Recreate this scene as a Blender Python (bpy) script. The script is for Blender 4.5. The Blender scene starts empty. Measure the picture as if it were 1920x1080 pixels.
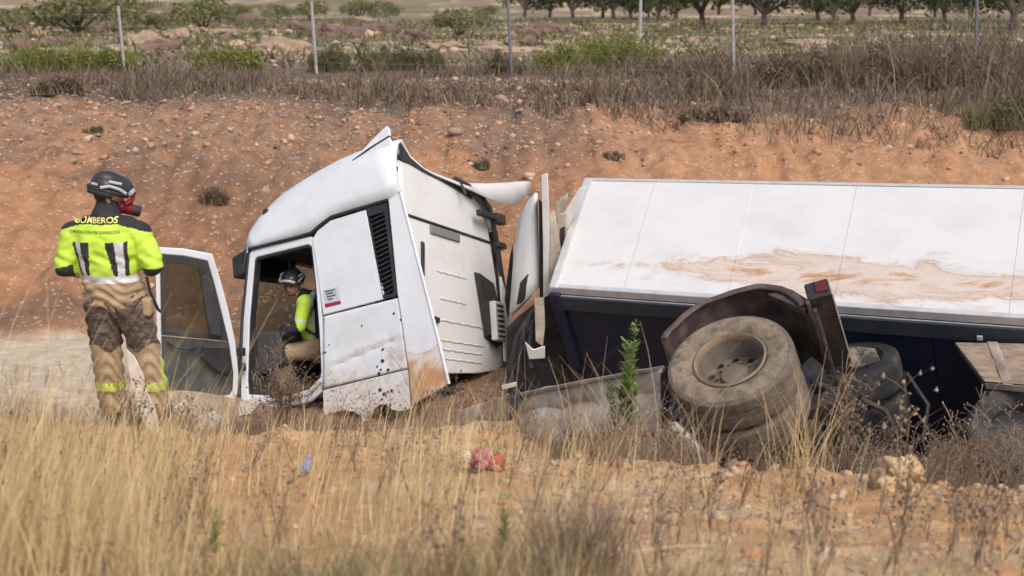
import bpy, bmesh, math, random
import numpy as np
from mathutils import Vector, Matrix
from mathutils.bvhtree import BVHTree

random.seed(7)
RNG = np.random.default_rng(7)
SC = bpy.context.scene
COL = SC.collection

# ------------------------------------------------------------------ camera, sky, sun, exposure
PITCH, CAMZ, FPX = math.radians(11.8), 3.2, 2637.0
cd = bpy.data.cameras.new('camera')
cd.lens, cd.sensor_width, cd.clip_start, cd.clip_end = 36 * FPX / 1920, 36, 0.1, 2000
cd.dof.use_dof, cd.dof.focus_distance, cd.dof.aperture_fstop = True, 13.0, 2.2
cam = bpy.data.objects.new('camera', cd)
COL.objects.link(cam)
cam.location = (0, 0, CAMZ)
cam.rotation_euler = (math.pi / 2 - PITCH, 0, 0)
SC.camera = cam

SUN_EL, SUN_AZ = math.radians(52), math.radians(150)          # azimuth clockwise from +Y (away from the camera)
world = bpy.data.worlds.new('World')
SC.world = world
world.use_nodes = True
wn = world.node_tree.nodes
sky = wn.new('ShaderNodeTexSky')
sky.sky_type = 'NISHITA'
sky.sun_disc = False
sky.sun_elevation, sky.sun_rotation = SUN_EL, SUN_AZ
sky.air_density, sky.dust_density, sky.ozone_density = 1.0, 4.0, 1.0
world.node_tree.links.new(sky.outputs[0], wn['Background'].inputs[0])
wn['Background'].inputs[1].default_value = 0.135
sl = bpy.data.lights.new('sun', 'SUN')
sl.energy, sl.angle, sl.color = 1.1, math.radians(32), (1.0, 0.94, 0.86)
sun = bpy.data.objects.new('sun', sl)
COL.objects.link(sun)
sdir = Vector((math.sin(SUN_AZ) * math.cos(SUN_EL), math.cos(SUN_AZ) * math.cos(SUN_EL), math.sin(SUN_EL)))
sun.rotation_euler = sdir.to_track_quat('Z', 'Y').to_euler()
SC.view_settings.view_transform = 'Standard'
SC.view_settings.look = 'None'
SC.view_settings.gamma = 1
SC.view_settings.use_curve_mapping = False
SC.view_settings.exposure = 0.55


# ------------------------------------------------------------------ helpers
def at(px, py, y):
    """World point seen at photo pixel (px, py) (1920 x 1080) at distance y: used only to measure where things stand."""
    c, s = math.cos(PITCH), math.sin(PITCH)
    a, b = (px - 960) / FPX, (540 - py) / FPX
    d = Vector((a, b * s + c, b * c - s))
    return Vector((0, 0, CAMZ)) + d * (y / d.y)


def link(name, data, parent=None, mat=None):
    o = bpy.data.objects.new(name, data)
    COL.objects.link(o)
    if parent is not None:
        o.parent = parent
    if mat is not None and data is not None and not data.materials:
        for m in (mat if isinstance(mat, (list, tuple)) else [mat]):
            data.materials.append(m)
    return o


def tag(o, label=None, cat=None, group=None, kind=None):
    if label: o['label'] = label
    if cat: o['category'] = cat
    if group: o['group'] = group
    if kind: o['kind'] = kind
    return o


def root(name, loc=(0, 0, 0), mat=None, **kw):
    o = bpy.data.objects.new(name, None)
    COL.objects.link(o)
    o.empty_display_size = 0.2
    if mat is not None:
        o.matrix_world = mat
    else:
        o.location = loc
    return tag(o, **kw)


def copy_tree(o, parent=None):
    c = o.copy()
    COL.objects.link(c)
    if parent is not None:
        c.parent = parent
    for ch in list(o.children):
        copy_tree(ch, c)
    return c


class MB:
    """Collects simple solids into one mesh."""
    def __init__(self):
        self.v, self.f, self.m = [], [], []

    def add(self, vs, fs, mi=0):
        n = len(self.v)
        self.v += [tuple(p) for p in vs]
        self.f += [tuple(i + n for i in f) for f in fs]
        self.m += [mi] * len(fs)
        return self

    def box(self, c, s, M=None, mi=0):
        M = M or Matrix()
        h = [Vector(((i & 1) - .5, ((i >> 1) & 1) - .5, (i >> 2) - .5)) for i in range(8)]
        vs = [M @ (Vector(c) + Vector((q.x * s[0], q.y * s[1], q.z * s[2]))) for q in h]
        return self.add(vs, [(0, 2, 3, 1), (4, 5, 7, 6), (0, 1, 5, 4), (2, 6, 7, 3), (0, 4, 6, 2), (1, 3, 7, 5)], mi)

    def hexa(self, a, b, mi=0):
        """Solid between two loops of equal length."""
        n = len(a)
        fs = [tuple(range(n))[::-1], tuple(range(n, 2 * n))]
        fs += [(i, (i + 1) % n, n + (i + 1) % n, n + i) for i in range(n)]
        return self.add(list(a) + list(b), fs, mi)

    def prism(self, poly, d0, d1, fn, mi=0):
        return self.hexa([fn(p[0], p[1], d0) for p in poly], [fn(p[0], p[1], d1) for p in poly], mi)

    def ring(self, outer, inner, d0, d1, fn, mi=0):
        n = len(outer)
        vs = [fn(*p, d0) for p in outer] + [fn(*p, d0) for p in inner] + [fn(*p, d1) for p in outer] + [fn(*p, d1) for p in inner]
        fs = []
        for i in range(n):
            j = (i + 1) % n
            fs += [(i, j, n + j, n + i), (2 * n + i, 3 * n + i, 3 * n + j, 2 * n + j), (i, 2 * n + i, 2 * n + j, j), (n + i, n + j, 3 * n + j, 3 * n + i)]
        return self.add(vs, fs, mi)

    def tube(self, pts, r, n=8, mi=0, caps=True):
        pts = [Vector(p) for p in pts]
        rs = r if isinstance(r, (list, tuple)) else [r] * len(pts)
        vs, fs = [], []
        up = None
        for i, p in enumerate(pts):
            t = (pts[min(i + 1, len(pts) - 1)] - pts[max(i - 1, 0)]).normalized()
            if up is None:
                up = t.orthogonal().normalized()
            up = (up - t * up.dot(t)).normalized()
            b = t.cross(up)
            for k in range(n):
                a = 2 * math.pi * k / n
                vs.append(p + (up * math.cos(a) + b * math.sin(a)) * rs[i])
        for i in range(len(pts) - 1):
            for k in range(n):
                fs.append((i * n + k, i * n + (k + 1) % n, (i + 1) * n + (k + 1) % n, (i + 1) * n + k))
        if caps:
            fs += [tuple(range(n))[::-1], tuple(range((len(pts) - 1) * n, len(pts) * n))]
        return self.add(vs, fs, mi)

    def lathe(self, prof, M=None, n=48, mi=0, a0=0, a1=None):
        """prof: (radius, height along local z)."""
        M = M or Matrix()
        full = a1 is None
        a1 = 2 * math.pi if full else a1
        k = n if full else n + 1
        vs = [M @ Vector((r * math.cos(a0 + (a1 - a0) * j / n), r * math.sin(a0 + (a1 - a0) * j / n), z)) for r, z in prof for j in range(k)]
        fs = []
        for i in range(len(prof) - 1):
            for j in range(n):
                q = (j + 1) % k
                fs.append((i * k + j, i * k + q, (i + 1) * k + q, (i + 1) * k + j))
        return self.add(vs, fs, mi)

    def grid(self, rows, mi=0):
        n = len(rows[0])
        vs = [p for r in rows for p in r]
        fs = [(i * n + j, i * n + j + 1, (i + 1) * n + j + 1, (i + 1) * n + j) for i in range(len(rows) - 1) for j in range(n - 1)]
        return self.add(vs, fs, mi)

    def build(self, name, mat, parent=None, smooth=False, bevel=0, origin=None, solid=0, seg=2, angle=40, offset=-1):
        me = bpy.data.meshes.new(name)
        vs = self.v if origin is None else [tuple(Vector(p) - Vector(origin)) for p in self.v]
        me.from_pydata(vs, [], self.f)
        bm = bmesh.new()
        bm.from_mesh(me)
        if not solid:
            bmesh.ops.recalc_face_normals(bm, faces=bm.faces)
        bm.to_mesh(me)
        bm.free()
        me.polygons.foreach_set('material_index', self.m[:len(me.polygons)])
        o = link(name, me, parent, mat)
        if solid:
            md = o.modifiers.new('solid', 'SOLIDIFY')
            md.thickness, md.offset = solid, offset
        if bevel:
            md = o.modifiers.new('bevel', 'BEVEL')
            md.width, md.segments, md.limit_method, md.angle_limit = bevel, seg, 'ANGLE', math.radians(angle)
        if smooth or bevel:
            me.polygons.foreach_set('use_smooth', [True] * len(me.polygons))
            me.set_sharp_from_angle(angle=math.radians(42))
        return o


def raw_mesh(name, V, Q, mi=None):
    """Fast mesh from numpy arrays: V (n,3), Q (m,3 or 4)."""
    me = bpy.data.meshes.new(name)
    V = np.asarray(V, np.float32)
    Q = np.asarray(Q, np.int32)
    k = Q.shape[1]
    me.vertices.add(len(V))
    me.vertices.foreach_set('co', V.ravel())
    me.loops.add(Q.size)
    me.loops.foreach_set('vertex_index', Q.ravel())
    me.polygons.add(len(Q))
    me.polygons.foreach_set('loop_start', np.arange(0, Q.size, k, dtype=np.int32))
    me.polygons.foreach_set('loop_total', np.full(len(Q), k, np.int32))
    if mi is not None:
        me.polygons.foreach_set('material_index', np.asarray(mi, np.int32))
    me.update(calc_edges=True)
    return me


# ------------------------------------------------------------------ value noise
def vnoise(x, y, seed=0):
    xi, yi = np.floor(x).astype(np.int64), np.floor(y).astype(np.int64)
    fx, fy = x - xi, y - yi
    fx, fy = fx * fx * (3 - 2 * fx), fy * fy * (3 - 2 * fy)

    def hsh(a, b):
        n = (a * 374761393 + b * 668265263 + seed * 144665) & 0xffffffff
        n = ((n ^ (n >> 13)) * 1274126177) & 0xffffffff
        return ((n ^ (n >> 16)) & 0xffff) / 65535.0 * 2 - 1
    a, b, c, d = hsh(xi, yi), hsh(xi + 1, yi), hsh(xi, yi + 1), hsh(xi + 1, yi + 1)
    return (a * (1 - fx) + b * fx) * (1 - fy) + (c * (1 - fx) + d * fx) * fy


def fbm(x, y, f, o=4, seed=0):
    s, a = 0, 1.0
    for i in range(o):
        s = s + a * vnoise(x * f, y * f, seed + i * 17)
        f *= 2.03
        a *= .5
    return s / 1.9


# ------------------------------------------------------------------ materials
def nodes(m):
    return m.node_tree.nodes, m.node_tree.links


def mk(name, col, rough=.6, metal=0.0, spec=.4):
    m = bpy.data.materials.new(name)
    m.use_nodes = True
    b = m.node_tree.nodes['Principled BSDF']
    b.inputs['Base Color'].default_value = (*col, 1)
    b.inputs['Roughness'].default_value = rough
    b.inputs['Metallic'].default_value = metal
    b.inputs['Specular IOR Level'].default_value = spec
    return m


def worn(name, col, col2, scale=3.0, lo=.45, hi=.65, rough=.6, metal=0.0, bump=0.0, bscale=40.0, spec=.4, stretch=(1, 1, 1), detail=6, rough2=None, third=None):
    """Base colour with patches of a second colour (dirt, wear) that stay where they are on the thing."""
    m = mk(name, col, rough, metal, spec)
    N, L = nodes(m)
    b = N['Principled BSDF']
    tc = N.new('ShaderNodeTexCoord')
    mp = N.new('ShaderNodeMapping')
    mp.inputs['Scale'].default_value = stretch
    L.new(tc.outputs['Object'], mp.inputs[0])
    no = N.new('ShaderNodeTexNoise')
    no.inputs['Scale'].default_value, no.inputs['Detail'].default_value = scale, detail
    no.inputs['Roughness'].default_value = .62
    L.new(mp.outputs[0], no.inputs['Vector'])
    rp = N.new('ShaderNodeValToRGB')
    rp.color_ramp.elements[0].position, rp.color_ramp.elements[1].position = lo, hi
    rp.color_ramp.elements[0].color, rp.color_ramp.elements[1].color = (*col, 1), (*col2, 1)
    if third:
        e = rp.color_ramp.elements.new(min(.98, hi + .12))
        e.color = (*third, 1)
    L.new(no.outputs['Fac'], rp.inputs[0])
    L.new(rp.outputs[0], b.inputs['Base Color'])
    if rough2 is not None:
        mr = N.new('ShaderNodeMapRange')
        mr.inputs[1].default_value, mr.inputs[2].default_value, mr.inputs[3].default_value, mr.inputs[4].default_value = lo, hi, rough, rough2
        L.new(no.outputs['Fac'], mr.inputs[0])
        L.new(mr.outputs[0], b.inputs['Roughness'])
    if bump:
        n2 = N.new('ShaderNodeTexNoise')
        n2.inputs['Scale'].default_value, n2.inputs['Detail'].default_value = bscale, 5
        L.new(tc.outputs['Object'], n2.inputs['Vector'])
        bp = N.new('ShaderNodeBump')
        bp.inputs['Strength'].default_value, bp.inputs['Distance'].default_value = bump, .02
        L.new(n2.outputs['Fac'], bp.inputs['Height'])
        L.new(bp.outputs[0], b.inputs['Normal'])
    return m


def leafy(name, cols, rough=.8, trans=.25):
    """One colour per leaf or blade, picked from a ramp by the random number of its island."""
    m = mk(name, cols[0], rough, 0, .2)
    N, L = nodes(m)
    b = N['Principled BSDF']
    g = N.new('ShaderNodeNewGeometry')
    rp = N.new('ShaderNodeValToRGB')
    el = rp.color_ramp.elements
    while len(el) < len(cols):
        el.new(.5)
    for i, c in enumerate(cols):
        el[i].position = i / (len(cols) - 1)
        el[i].color = (*c, 1)
    L.new(g.outputs['Random Per Island'], rp.inputs[0])
    L.new(rp.outputs[0], b.inputs['Base Color'])
    if trans:
        t = N.new('ShaderNodeBsdfTranslucent')
        L.new(rp.outputs[0], t.inputs[0])
        mx = N.new('ShaderNodeMixShader')
        mx.inputs[0].default_value = trans
        L.new(b.outputs[0], mx.inputs[1])
        L.new(t.outputs[0], mx.inputs[2])
        L.new(mx.outputs[0], N['Material Output'].inputs[0])
    return m


def glassy(name, tint=(.75, .8, .78), mix=.14):
    m = bpy.data.materials.new(name)
    m.use_nodes = True
    N, L = nodes(m)
    N.remove(N['Principled BSDF'])
    t = N.new('ShaderNodeBsdfTransparent')
    t.inputs[0].default_value = (*tint, 1)
    gl = N.new('ShaderNodeBsdfGlossy')
    gl.inputs['Roughness'].default_value = .05
    mx = N.new('ShaderNodeMixShader')
    mx.inputs[0].default_value = mix
    L.new(t.outputs[0], mx.inputs[1])
    L.new(gl.outputs[0], mx.inputs[2])
    L.new(mx.outputs[0], N['Material Output'].inputs[0])
    return m


M = {}
M['cab_white'] = worn('cab_white', (.66, .69, .72), (.56, .56, .55), 2.4, .48, .8, .36, bump=.22, bscale=2.2)
M['cab_low'] = worn('cab_low', (.66, .68, .70), (.53, .47, .39), 3.2, .46, .68, .45, rough2=.85, bump=.3, bscale=3.0, stretch=(1, 1, 1.8), third=(.40, .29, .20))
M['cab_rear'] = worn('cab_rear', (.69, .68, .66), (.58, .55, .50), 2.0, .5, .78, .5, bump=.03, bscale=10)
M['black_plastic'] = worn('black_plastic', (.022, .024, .028), (.05, .045, .04), 6, .5, .75, .5)
M['dark_trim'] = worn('dark_trim', (.035, .037, .04), (.08, .07, .06), 4, .5, .8, .7)
M['cabin_trim'] = worn('cabin_trim', (.045, .045, .045), (.09, .08, .065), 4, .5, .8, .8)
M['seat_fabric'] = worn('seat_fabric', (.03, .03, .035), (.06, .055, .05), 20, .4, .7, .9, bump=.2, bscale=200)
M['glass'] = glassy('glass')
M['smoked_glass'] = glassy('smoked_glass', (.52, .55, .50), .24)
M['door_trim'] = worn('door_trim', (.05, .06, .06), (.12, .11, .09), 5, .42, .7, .55)
M['trailer_white'] = worn('trailer_white', (.74, .74, .72), (.66, .65, .61), 1.2, .45, .7, .38, bump=.02, bscale=6)
M['alu'] = worn('alu', (.64, .63, .61), (.50, .47, .43), 5, .45, .75, .4, .3)
M['shaded_navy'] = worn('shaded_navy', (.010, .015, .040), (.022, .026, .045), 2, .45, .75, .5)  # dark blue with the shade of the overhanging underside put into the colour
M['rail_dark'] = worn('rail_dark', (.03, .042, .055), (.06, .06, .06), 3, .45, .75, .5)
M['dust_metal'] = worn('dust_metal', (.40, .36, .31), (.24, .19, .15), 4, .42, .65, .8, bump=.15, bscale=30, third=(.13, .10, .08))
M['pale_skirt'] = worn('pale_skirt', (.48, .43, .36), (.31, .245, .18), 4, .38, .62, .9, bump=.3, bscale=14, third=(.2, .15, .11))
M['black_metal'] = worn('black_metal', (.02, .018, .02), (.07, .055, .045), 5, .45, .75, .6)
M['tyre'] = worn('tyre', (.10, .08, .058), (.26, .20, .135), 6, .36, .58, .9, bump=.5, bscale=30, third=(.085, .07, .055))
M['tyre_tread'] = worn('tyre_tread', (.095, .078, .062), (.19, .15, .11), 5, .40, .64, .9, bump=.6, bscale=24, third=(.05, .043, .037))
M['flap'] = worn('flap', (.03, .03, .032), (.20, .165, .12), 7, .45, .62, .9, bump=.4, bscale=20)
M['tyre_dark'] = worn('tyre_dark', (.018, .018, .020), (.075, .068, .06), 4, .48, .7, .85, bump=.25, bscale=40)
M['rim'] = worn('rim', (.17, .155, .14), (.15, .105, .07), 5, .38, .62, .65, bump=.12, bscale=40)
M['rim_edge'] = worn('rim_edge', (.26, .185, .115), (.17, .125, .085), 6, .42, .64, .75, bump=.1, bscale=40)
M['guard'] = worn('guard', (.065, .045, .042), (.17, .125, .105), 5, .44, .70, .75, bump=.12, bscale=30)
M['red_lens'] = worn('red_lens', (.16, .008, .012), (.07, .03, .025), 12, .4, .6, .45)
M['wood_dust'] = worn('wood_dust', (.34, .26, .18), (.20, .15, .11), 5, .40, .62, .85, bump=.3, bscale=30, stretch=(1, 4, 1), third=(.10, .08, .06))
M['sticker_grey'] = worn('sticker_grey', (.50, .53, .55), (.38, .40, .42), 14, .45, .6, .5)
M['sticker_red'] = mk('sticker_red', (.28, .02, .05), .5)
M['hivis'] = worn('hivis', (.52, .74, .07), (.42, .62, .06), 9, .4, .7, .75, bump=.25, bscale=22)
M['jacket_black'] = worn('jacket_black', (.022, .022, .025), (.045, .04, .038), 9, .45, .7, .85, bump=.25, bscale=22)
M['reflective'] = worn('reflective', (.58, .58, .60), (.46, .46, .48), 20, .4, .7, .4)
M['khaki'] = worn('khaki', (.40, .295, .18), (.28, .20, .12), 7, .40, .66, .9, bump=.35, bscale=18, stretch=(1, 1, 2.4))
M['trouser_dark'] = worn('trouser_dark', (.06, .045, .038), (.17, .13, .095), 34, .44, .66, .9, bump=.3, bscale=26, stretch=(.5, 1, 1.6))
M['band_yellow'] = worn('band_yellow', (.50, .60, .09), (.38, .42, .10), 12, .4, .7, .7)
M['helmet_black'] = worn('helmet_black', (.028, .028, .03), (.06, .058, .055), 8, .5, .75, .35)
M['helmet_silver'] = mk('helmet_silver', (.55, .56, .57), .35, .3)
M['skin'] = worn('skin', (.46, .27, .19), (.40, .22, .15), 8, .4, .7, .6)
M['hair'] = mk('hair', (.03, .022, .018), .8)
M['red_gear'] = worn('red_gear', (.26, .012, .025), (.12, .012, .018), 14, .4, .65, .4)
M['text_yellow'] = mk('text_yellow', (.85, .82, .25), .6)
M['text_dark'] = mk('text_dark', (.05, .08, .03), .6)
M['eye'] = mk('eye', (.02, .015, .012), .2)
M['glove'] = worn('glove', (.03, .03, .035), (.07, .06, .05), 12, .45, .7, .85)
M['straw'] = leafy('straw', [(.38, .27, .13), (.70, .53, .28), (.78, .62, .36), (.60, .44, .22), (.46, .33, .17)])
M['straw_brown'] = leafy('straw_brown', [(.20, .145, .095), (.42, .32, .20), (.52, .41, .27), (.30, .225, .145), (.24, .175, .115)])
M['straw_green'] = leafy('straw_green', [(.16, .15, .07), (.28, .24, .12), (.44, .35, .19), (.22, .20, .10), (.36, .29, .155)])
M['brown_weed'] = leafy('brown_weed', [(.13, .09, .065), (.24, .175, .12), (.33, .25, .17), (.18, .125, .09), (.40, .31, .21)])
M['seed'] = leafy('seed', [(.10, .07, .05), (.20, .14, .10), (.29, .21, .145), (.14, .10, .075)], trans=0)
M['seed_pale'] = leafy('seed_pale', [(.25, .19, .13), (.42, .33, .23), (.33, .25, .17)], trans=0)
M['dark_twig'] = leafy('dark_twig', [(.06, .046, .034), (.14, .105, .075), (.23, .175, .12), (.095, .072, .052), (.36, .28, .18)], trans=.1)
M['green_weed'] = leafy('green_weed', [(.12, .18, .04), (.20, .28, .07), (.30, .37, .12), (.16, .22, .05)])
M['shrub_green'] = leafy('shrub_green', [(.11, .135, .03), (.21, .23, .06), (.30, .30, .085), (.15, .165, .045)])
M['shrub_olive'] = leafy('shrub_olive', [(.10, .10, .045), (.17, .16, .075), (.22, .20, .10), (.13, .12, .06)])
M['orchard_leaf'] = leafy('orchard_leaf', [(.045, .055, .025), (.075, .085, .04), (.11, .115, .055), (.06, .065, .035)])
M['young_leaf'] = leafy('young_leaf', [(.115, .125, .055), (.19, .19, .085), (.25, .24, .11), (.15, .15, .07)])
M['bark'] = worn('bark', (.075, .058, .048), (.13, .105, .085), 9, .4, .7, .95)
M['post'] = worn('post', (.42, .41, .40), (.30, .27, .25), 6, .4, .7, .7)
M['post_dark'] = worn('post_dark', (.14, .15, .18), (.2, .19, .2), 6, .4, .7, .7)
M['wire'] = mk('wire', (.3, .29, .28), .5, .5)
M['stone_pale'] = worn('stone_pale', (.54, .41, .29), (.42, .28, .18), 8, .4, .65, .9, bump=.2, bscale=60)
M['stone_orange'] = worn('stone_orange', (.50, .28, .15), (.38, .20, .10), 8, .4, .65, .95, bump=.2, bscale=60)
M['stone_grey'] = worn('stone_grey', (.37, .27, .185), (.25, .175, .12), 8, .4, .65, .95, bump=.2, bscale=60)
M['stone_brown'] = worn('stone_brown', (.24, .145, .10), (.16, .10, .075), 8, .4, .65, .95, bump=.2, bscale=60)
M['stone_red'] = worn('stone_red', (.21, .125, .105), (.12, .08, .07), 2.5, .4, .65, .95, bump=.8, bscale=9, third=(.30, .20, .15))
M['clod'] = worn('clod', (.58, .43, .25), (.42, .27, .14), 9, .4, .65, .95, bump=.5, bscale=40)
M['bag_pink'] = worn('bag_pink', (.46, .17, .17), (.55, .34, .31), 9, .45, .6, .5)
M['bag_red'] = worn('bag_red', (.42, .085, .06), (.48, .2, .15), 12, .45, .6, .5)
M['bag_cream'] = mk('bag_cream', (.66, .55, .44), .6)
M['blue_label'] = worn('blue_label', (.16, .26, .58), (.45, .52, .66), 30, .45, .55, .4)
M['bottle_plastic'] = mk('bottle_plastic', (.30, .40, .62), .3)
M['step_white'] = worn('step_white', (.60, .55, .52), (.46, .40, .36), 4, .42, .7, .45, bump=.3, bscale=5)
M['broken_white'] = worn('broken_white', (.72, .67, .58), (.58, .51, .42), 8, .42, .65, .5)


def mud_material(name, base, mud, deep, fn):
    """Paint with mud smeared on it: the smear has its own place on the panel (object space)."""
    m = mk(name, base, .4)
    N, L = nodes(m)
    b = N['Principled BSDF']
    tc = N.new('ShaderNodeTexCoord')
    sep = N.new('ShaderNodeSeparateXYZ')
    L.new(tc.outputs['Object'], sep.inputs[0])
    fac = fn(N, L, tc, sep)
    rp = N.new('ShaderNodeValToRGB')
    e = rp.color_ramp.elements
    e[0].position, e[0].color = .38, (*base, 1)
    e[1].position, e[1].color = .78, (*deep, 1)
    for p_, c_ in ((.44, [.7 * w + .3 * q for q, w in zip(mud, base)]), (.478, [.5 * w + .5 * q for q, w in zip(mud, base)]), (.492, [q * .78 for q in mud]), (.51, [.35 * w + .65 * q for q, w in zip(mud, base)]), (.60, [.6 * w + .4 * q for q, w in zip(mud, base)]), (.68, mud)):
        k = e.new(p_)
        k.color = (*c_, 1)
    L.new(fac, rp.inputs[0])
    # thin grime and handling marks over the paint
    n3 = N.new('ShaderNodeTexNoise')
    n3.inputs['Scale'].default_value, n3.inputs['Detail'].default_value, n3.inputs['Roughness'].default_value = 1.1, 9, .7
    L.new(tc.outputs['Object'], n3.inputs['Vector'])
    r3 = N.new('ShaderNodeMapRange')
    r3.inputs[1].default_value, r3.inputs[2].default_value, r3.inputs[3].default_value, r3.inputs[4].default_value = .45, .75, 1.0, .84
    L.new(n3.outputs['Fac'], r3.inputs[0])
    v3 = N.new('ShaderNodeVectorMath')
    v3.operation = 'SCALE'
    L.new(rp.outputs[0], v3.inputs[0])
    L.new(r3.outputs[0], v3.inputs['Scale'])
    L.new(v3.outputs[0], b.inputs['Base Color'])
    n4 = N.new('ShaderNodeTexNoise')
    n4.inputs['Scale'].default_value, n4.inputs['Detail'].default_value = 1.6, 3
    L.new(tc.outputs['Object'], n4.inputs['Vector'])
    bp4 = N.new('ShaderNodeBump')
    bp4.inputs['Strength'].default_value, bp4.inputs['Distance'].default_value = .25, .03
    L.new(n4.outputs['Fac'], bp4.inputs['Height'])
    L.new(bp4.outputs[0], b.inputs['Normal'])
    mr = N.new('ShaderNodeMapRange')
    mr.inputs[1].default_value, mr.inputs[2].default_value, mr.inputs[3].default_value, mr.inputs[4].default_value = .35, .6, .38, .9
    L.new(fac, mr.inputs[0])
    L.new(mr.outputs[0], b.inputs['Roughness'])
    return m


def mathn(N, L, op, a, bb):
    n = N.new('ShaderNodeMath')
    n.operation = op
    for i, v in enumerate((a, bb)):
        if isinstance(v, (int, float)):
            n.inputs[i].default_value = v
        else:
            L.new(v, n.inputs[i])
    return n.outputs[0]


def trailer_mud(N, L, tc, sep):
    mp = N.new('ShaderNodeMapping')
    mp.inputs['Scale'].default_value = (.75, 1.7, 1)
    L.new(tc.outputs['Object'], mp.inputs[0])
    no = N.new('ShaderNodeTexNoise')
    no.inputs['Scale'].default_value, no.inputs['Detail'].default_value, no.inputs['Distortion'].default_value = 1.7, 12, .7
    no.inputs['Roughness'].default_value = .74
    L.new(mp.outputs[0], no.inputs['Vector'])
    # band in local y: strongest near y = .55, nothing above ~1.25
    cy = mathn(N, L, 'SUBTRACT', sep.outputs['Y'], .48)
    cy = mathn(N, L, 'ABSOLUTE', cy, 0)
    band = N.new('ShaderNodeMapRange')
    band.inputs[1].default_value, band.inputs[2].default_value, band.inputs[3].default_value, band.inputs[4].default_value = .0, .74, .235, -.30
    L.new(cy, band.inputs[0])
    cx = mathn(N, L, 'SUBTRACT', sep.outputs['X'], 2.9)
    cx = mathn(N, L, 'ABSOLUTE', cx, 0)
    bx = N.new('ShaderNodeMapRange')
    bx.inputs[1].default_value, bx.inputs[2].default_value, bx.inputs[3].default_value, bx.inputs[4].default_value = .7, 2.9, .03, -.26
    L.new(cx, bx.inputs[0])
    s = mathn(N, L, 'ADD', no.outputs['Fac'], band.outputs[0])
    s = mathn(N, L, 'ADD', s, bx.outputs[0])
    return mathn(N, L, 'SUBTRACT', s, .08)


M['trailer_panel'] = mud_material('trailer_panel', (.66, .645, .62), (.50, .325, .205), (.30, .14, .06), trailer_mud)


def deflector_mud(N, L, tc, sep):
    no = N.new('ShaderNodeTexNoise')
    no.inputs['Scale'].default_value, no.inputs['Detail'].default_value, no.inputs['Distortion'].default_value = 3.0, 6, .6
    L.new(tc.outputs['Object'], no.inputs['Vector'])
    mr = N.new('ShaderNodeMapRange')
    mr.inputs[1].default_value, mr.inputs[2].default_value, mr.inputs[3].default_value, mr.inputs[4].default_value = .25, .85, .28, -.3
    L.new(sep.outputs['Z'], mr.inputs[0])
    return mathn(N, L, 'ADD', no.outputs['Fac'], mr.outputs[0])


M['deflector'] = mud_material('deflector', (.66, .68, .71), (.58, .43, .31), (.47, .26, .14), deflector_mud)


def low_mud(N, L, tc, sep):
    no = N.new('ShaderNodeTexNoise')
    no.inputs['Scale'].default_value, no.inputs['Detail'].default_value, no.inputs['Distortion'].default_value = 2.6, 9, .8
    no.inputs['Roughness'].default_value = .68
    L.new(tc.outputs['Object'], no.inputs['Vector'])
    mr = N.new('ShaderNodeMapRange')
    mr.inputs[1].default_value, mr.inputs[2].default_value, mr.inputs[3].default_value, mr.inputs[4].default_value = -.1, 1.0, .10, -.30
    L.new(sep.outputs['Z'], mr.inputs[0])
    return mathn(N, L, 'ADD', no.outputs['Fac'], mr.outputs[0])


def add_specks(m):
    N, L = nodes(m)
    b = N['Principled BSDF']
    src = b.inputs['Base Color'].links[0].from_socket
    tc = N.new('ShaderNodeTexCoord')
    vo = N.new('ShaderNodeTexVoronoi')
    vo.inputs['Scale'].default_value = 13
    L.new(tc.outputs['Object'], vo.inputs['Vector'])
    sp = N.new('ShaderNodeSeparateColor')
    L.new(vo.outputs['Color'], sp.inputs[0])
    a = mathn(N, L, 'LESS_THAN', vo.outputs['Distance'], .20)
    c = mathn(N, L, 'GREATER_THAN', sp.outputs[0], .90)
    f = mathn(N, L, 'MULTIPLY', a, c)
    mx = N.new('ShaderNodeMix')
    mx.data_type = 'RGBA'
    mx.inputs['B'].default_value = (.06, .05, .045, 1)
    L.new(f, mx.inputs['Factor'])
    L.new(src, mx.inputs['A'])
    L.new(mx.outputs['Result'], b.inputs['Base Color'])
    return m


M['cab_low'] = mud_material('cab_low_mud', (.66, .68, .70), (.58, .51, .43), (.40, .29, .20), low_mud)
add_specks(M['cab_low'])


# ------------------------------------------------------------------ terrain
PROF_L = np.array([(2, 1.6), (3.5, 1.3), (5, 1.0), (7, .58), (8.6, .25), (9.4, .14), (10.2, .035), (10.9, -.28), (12, -.64), (13, -.86), (14, -.97), (17, -1.0), (18.2, -.72), (20.5, .1), (23, 1.02), (24.5, 1.36), (28, 1.62), (34, 1.7), (75, 1.68), (120, 1.6), (160, 3.0), (240, 12), (400, 26)])
PROF_M = np.array([(2, 1.6), (3.5, 1.3), (5, 1.0), (7, .58), (8.6, .33), (9.2, .24), (9.7, -.08), (10.6, -.6), (12, -1.0), (13, -1.2), (17, -1.1), (18.2, -.75), (20.5, .1), (23, 1.02), (24.5, 1.36), (28, 1.62), (34, 1.7), (75, 1.68), (120, 1.6), (160, 3.0), (240, 12), (400, 26)])
PROF_R = np.array([(2, 1.6), (3.5, 1.3), (5, .98), (7, .58), (8.0, .42), (8.25, .28), (8.7, -.15), (9.6, -.62), (11, -1.0), (13, -1.4), (16.5, -1.3), (17.8, -.8), (20, .05), (22, .85), (24, 1.3), (28, 1.62), (34, 1.7), (75, 1.68), (120, 1.6), (160, 3.0), (240, 12), (400, 26)])


def sstep(a, b, x):
    t = np.clip((x - a) / (b - a), 0, 1)
    return t * t * (3 - 2 * t)


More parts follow.
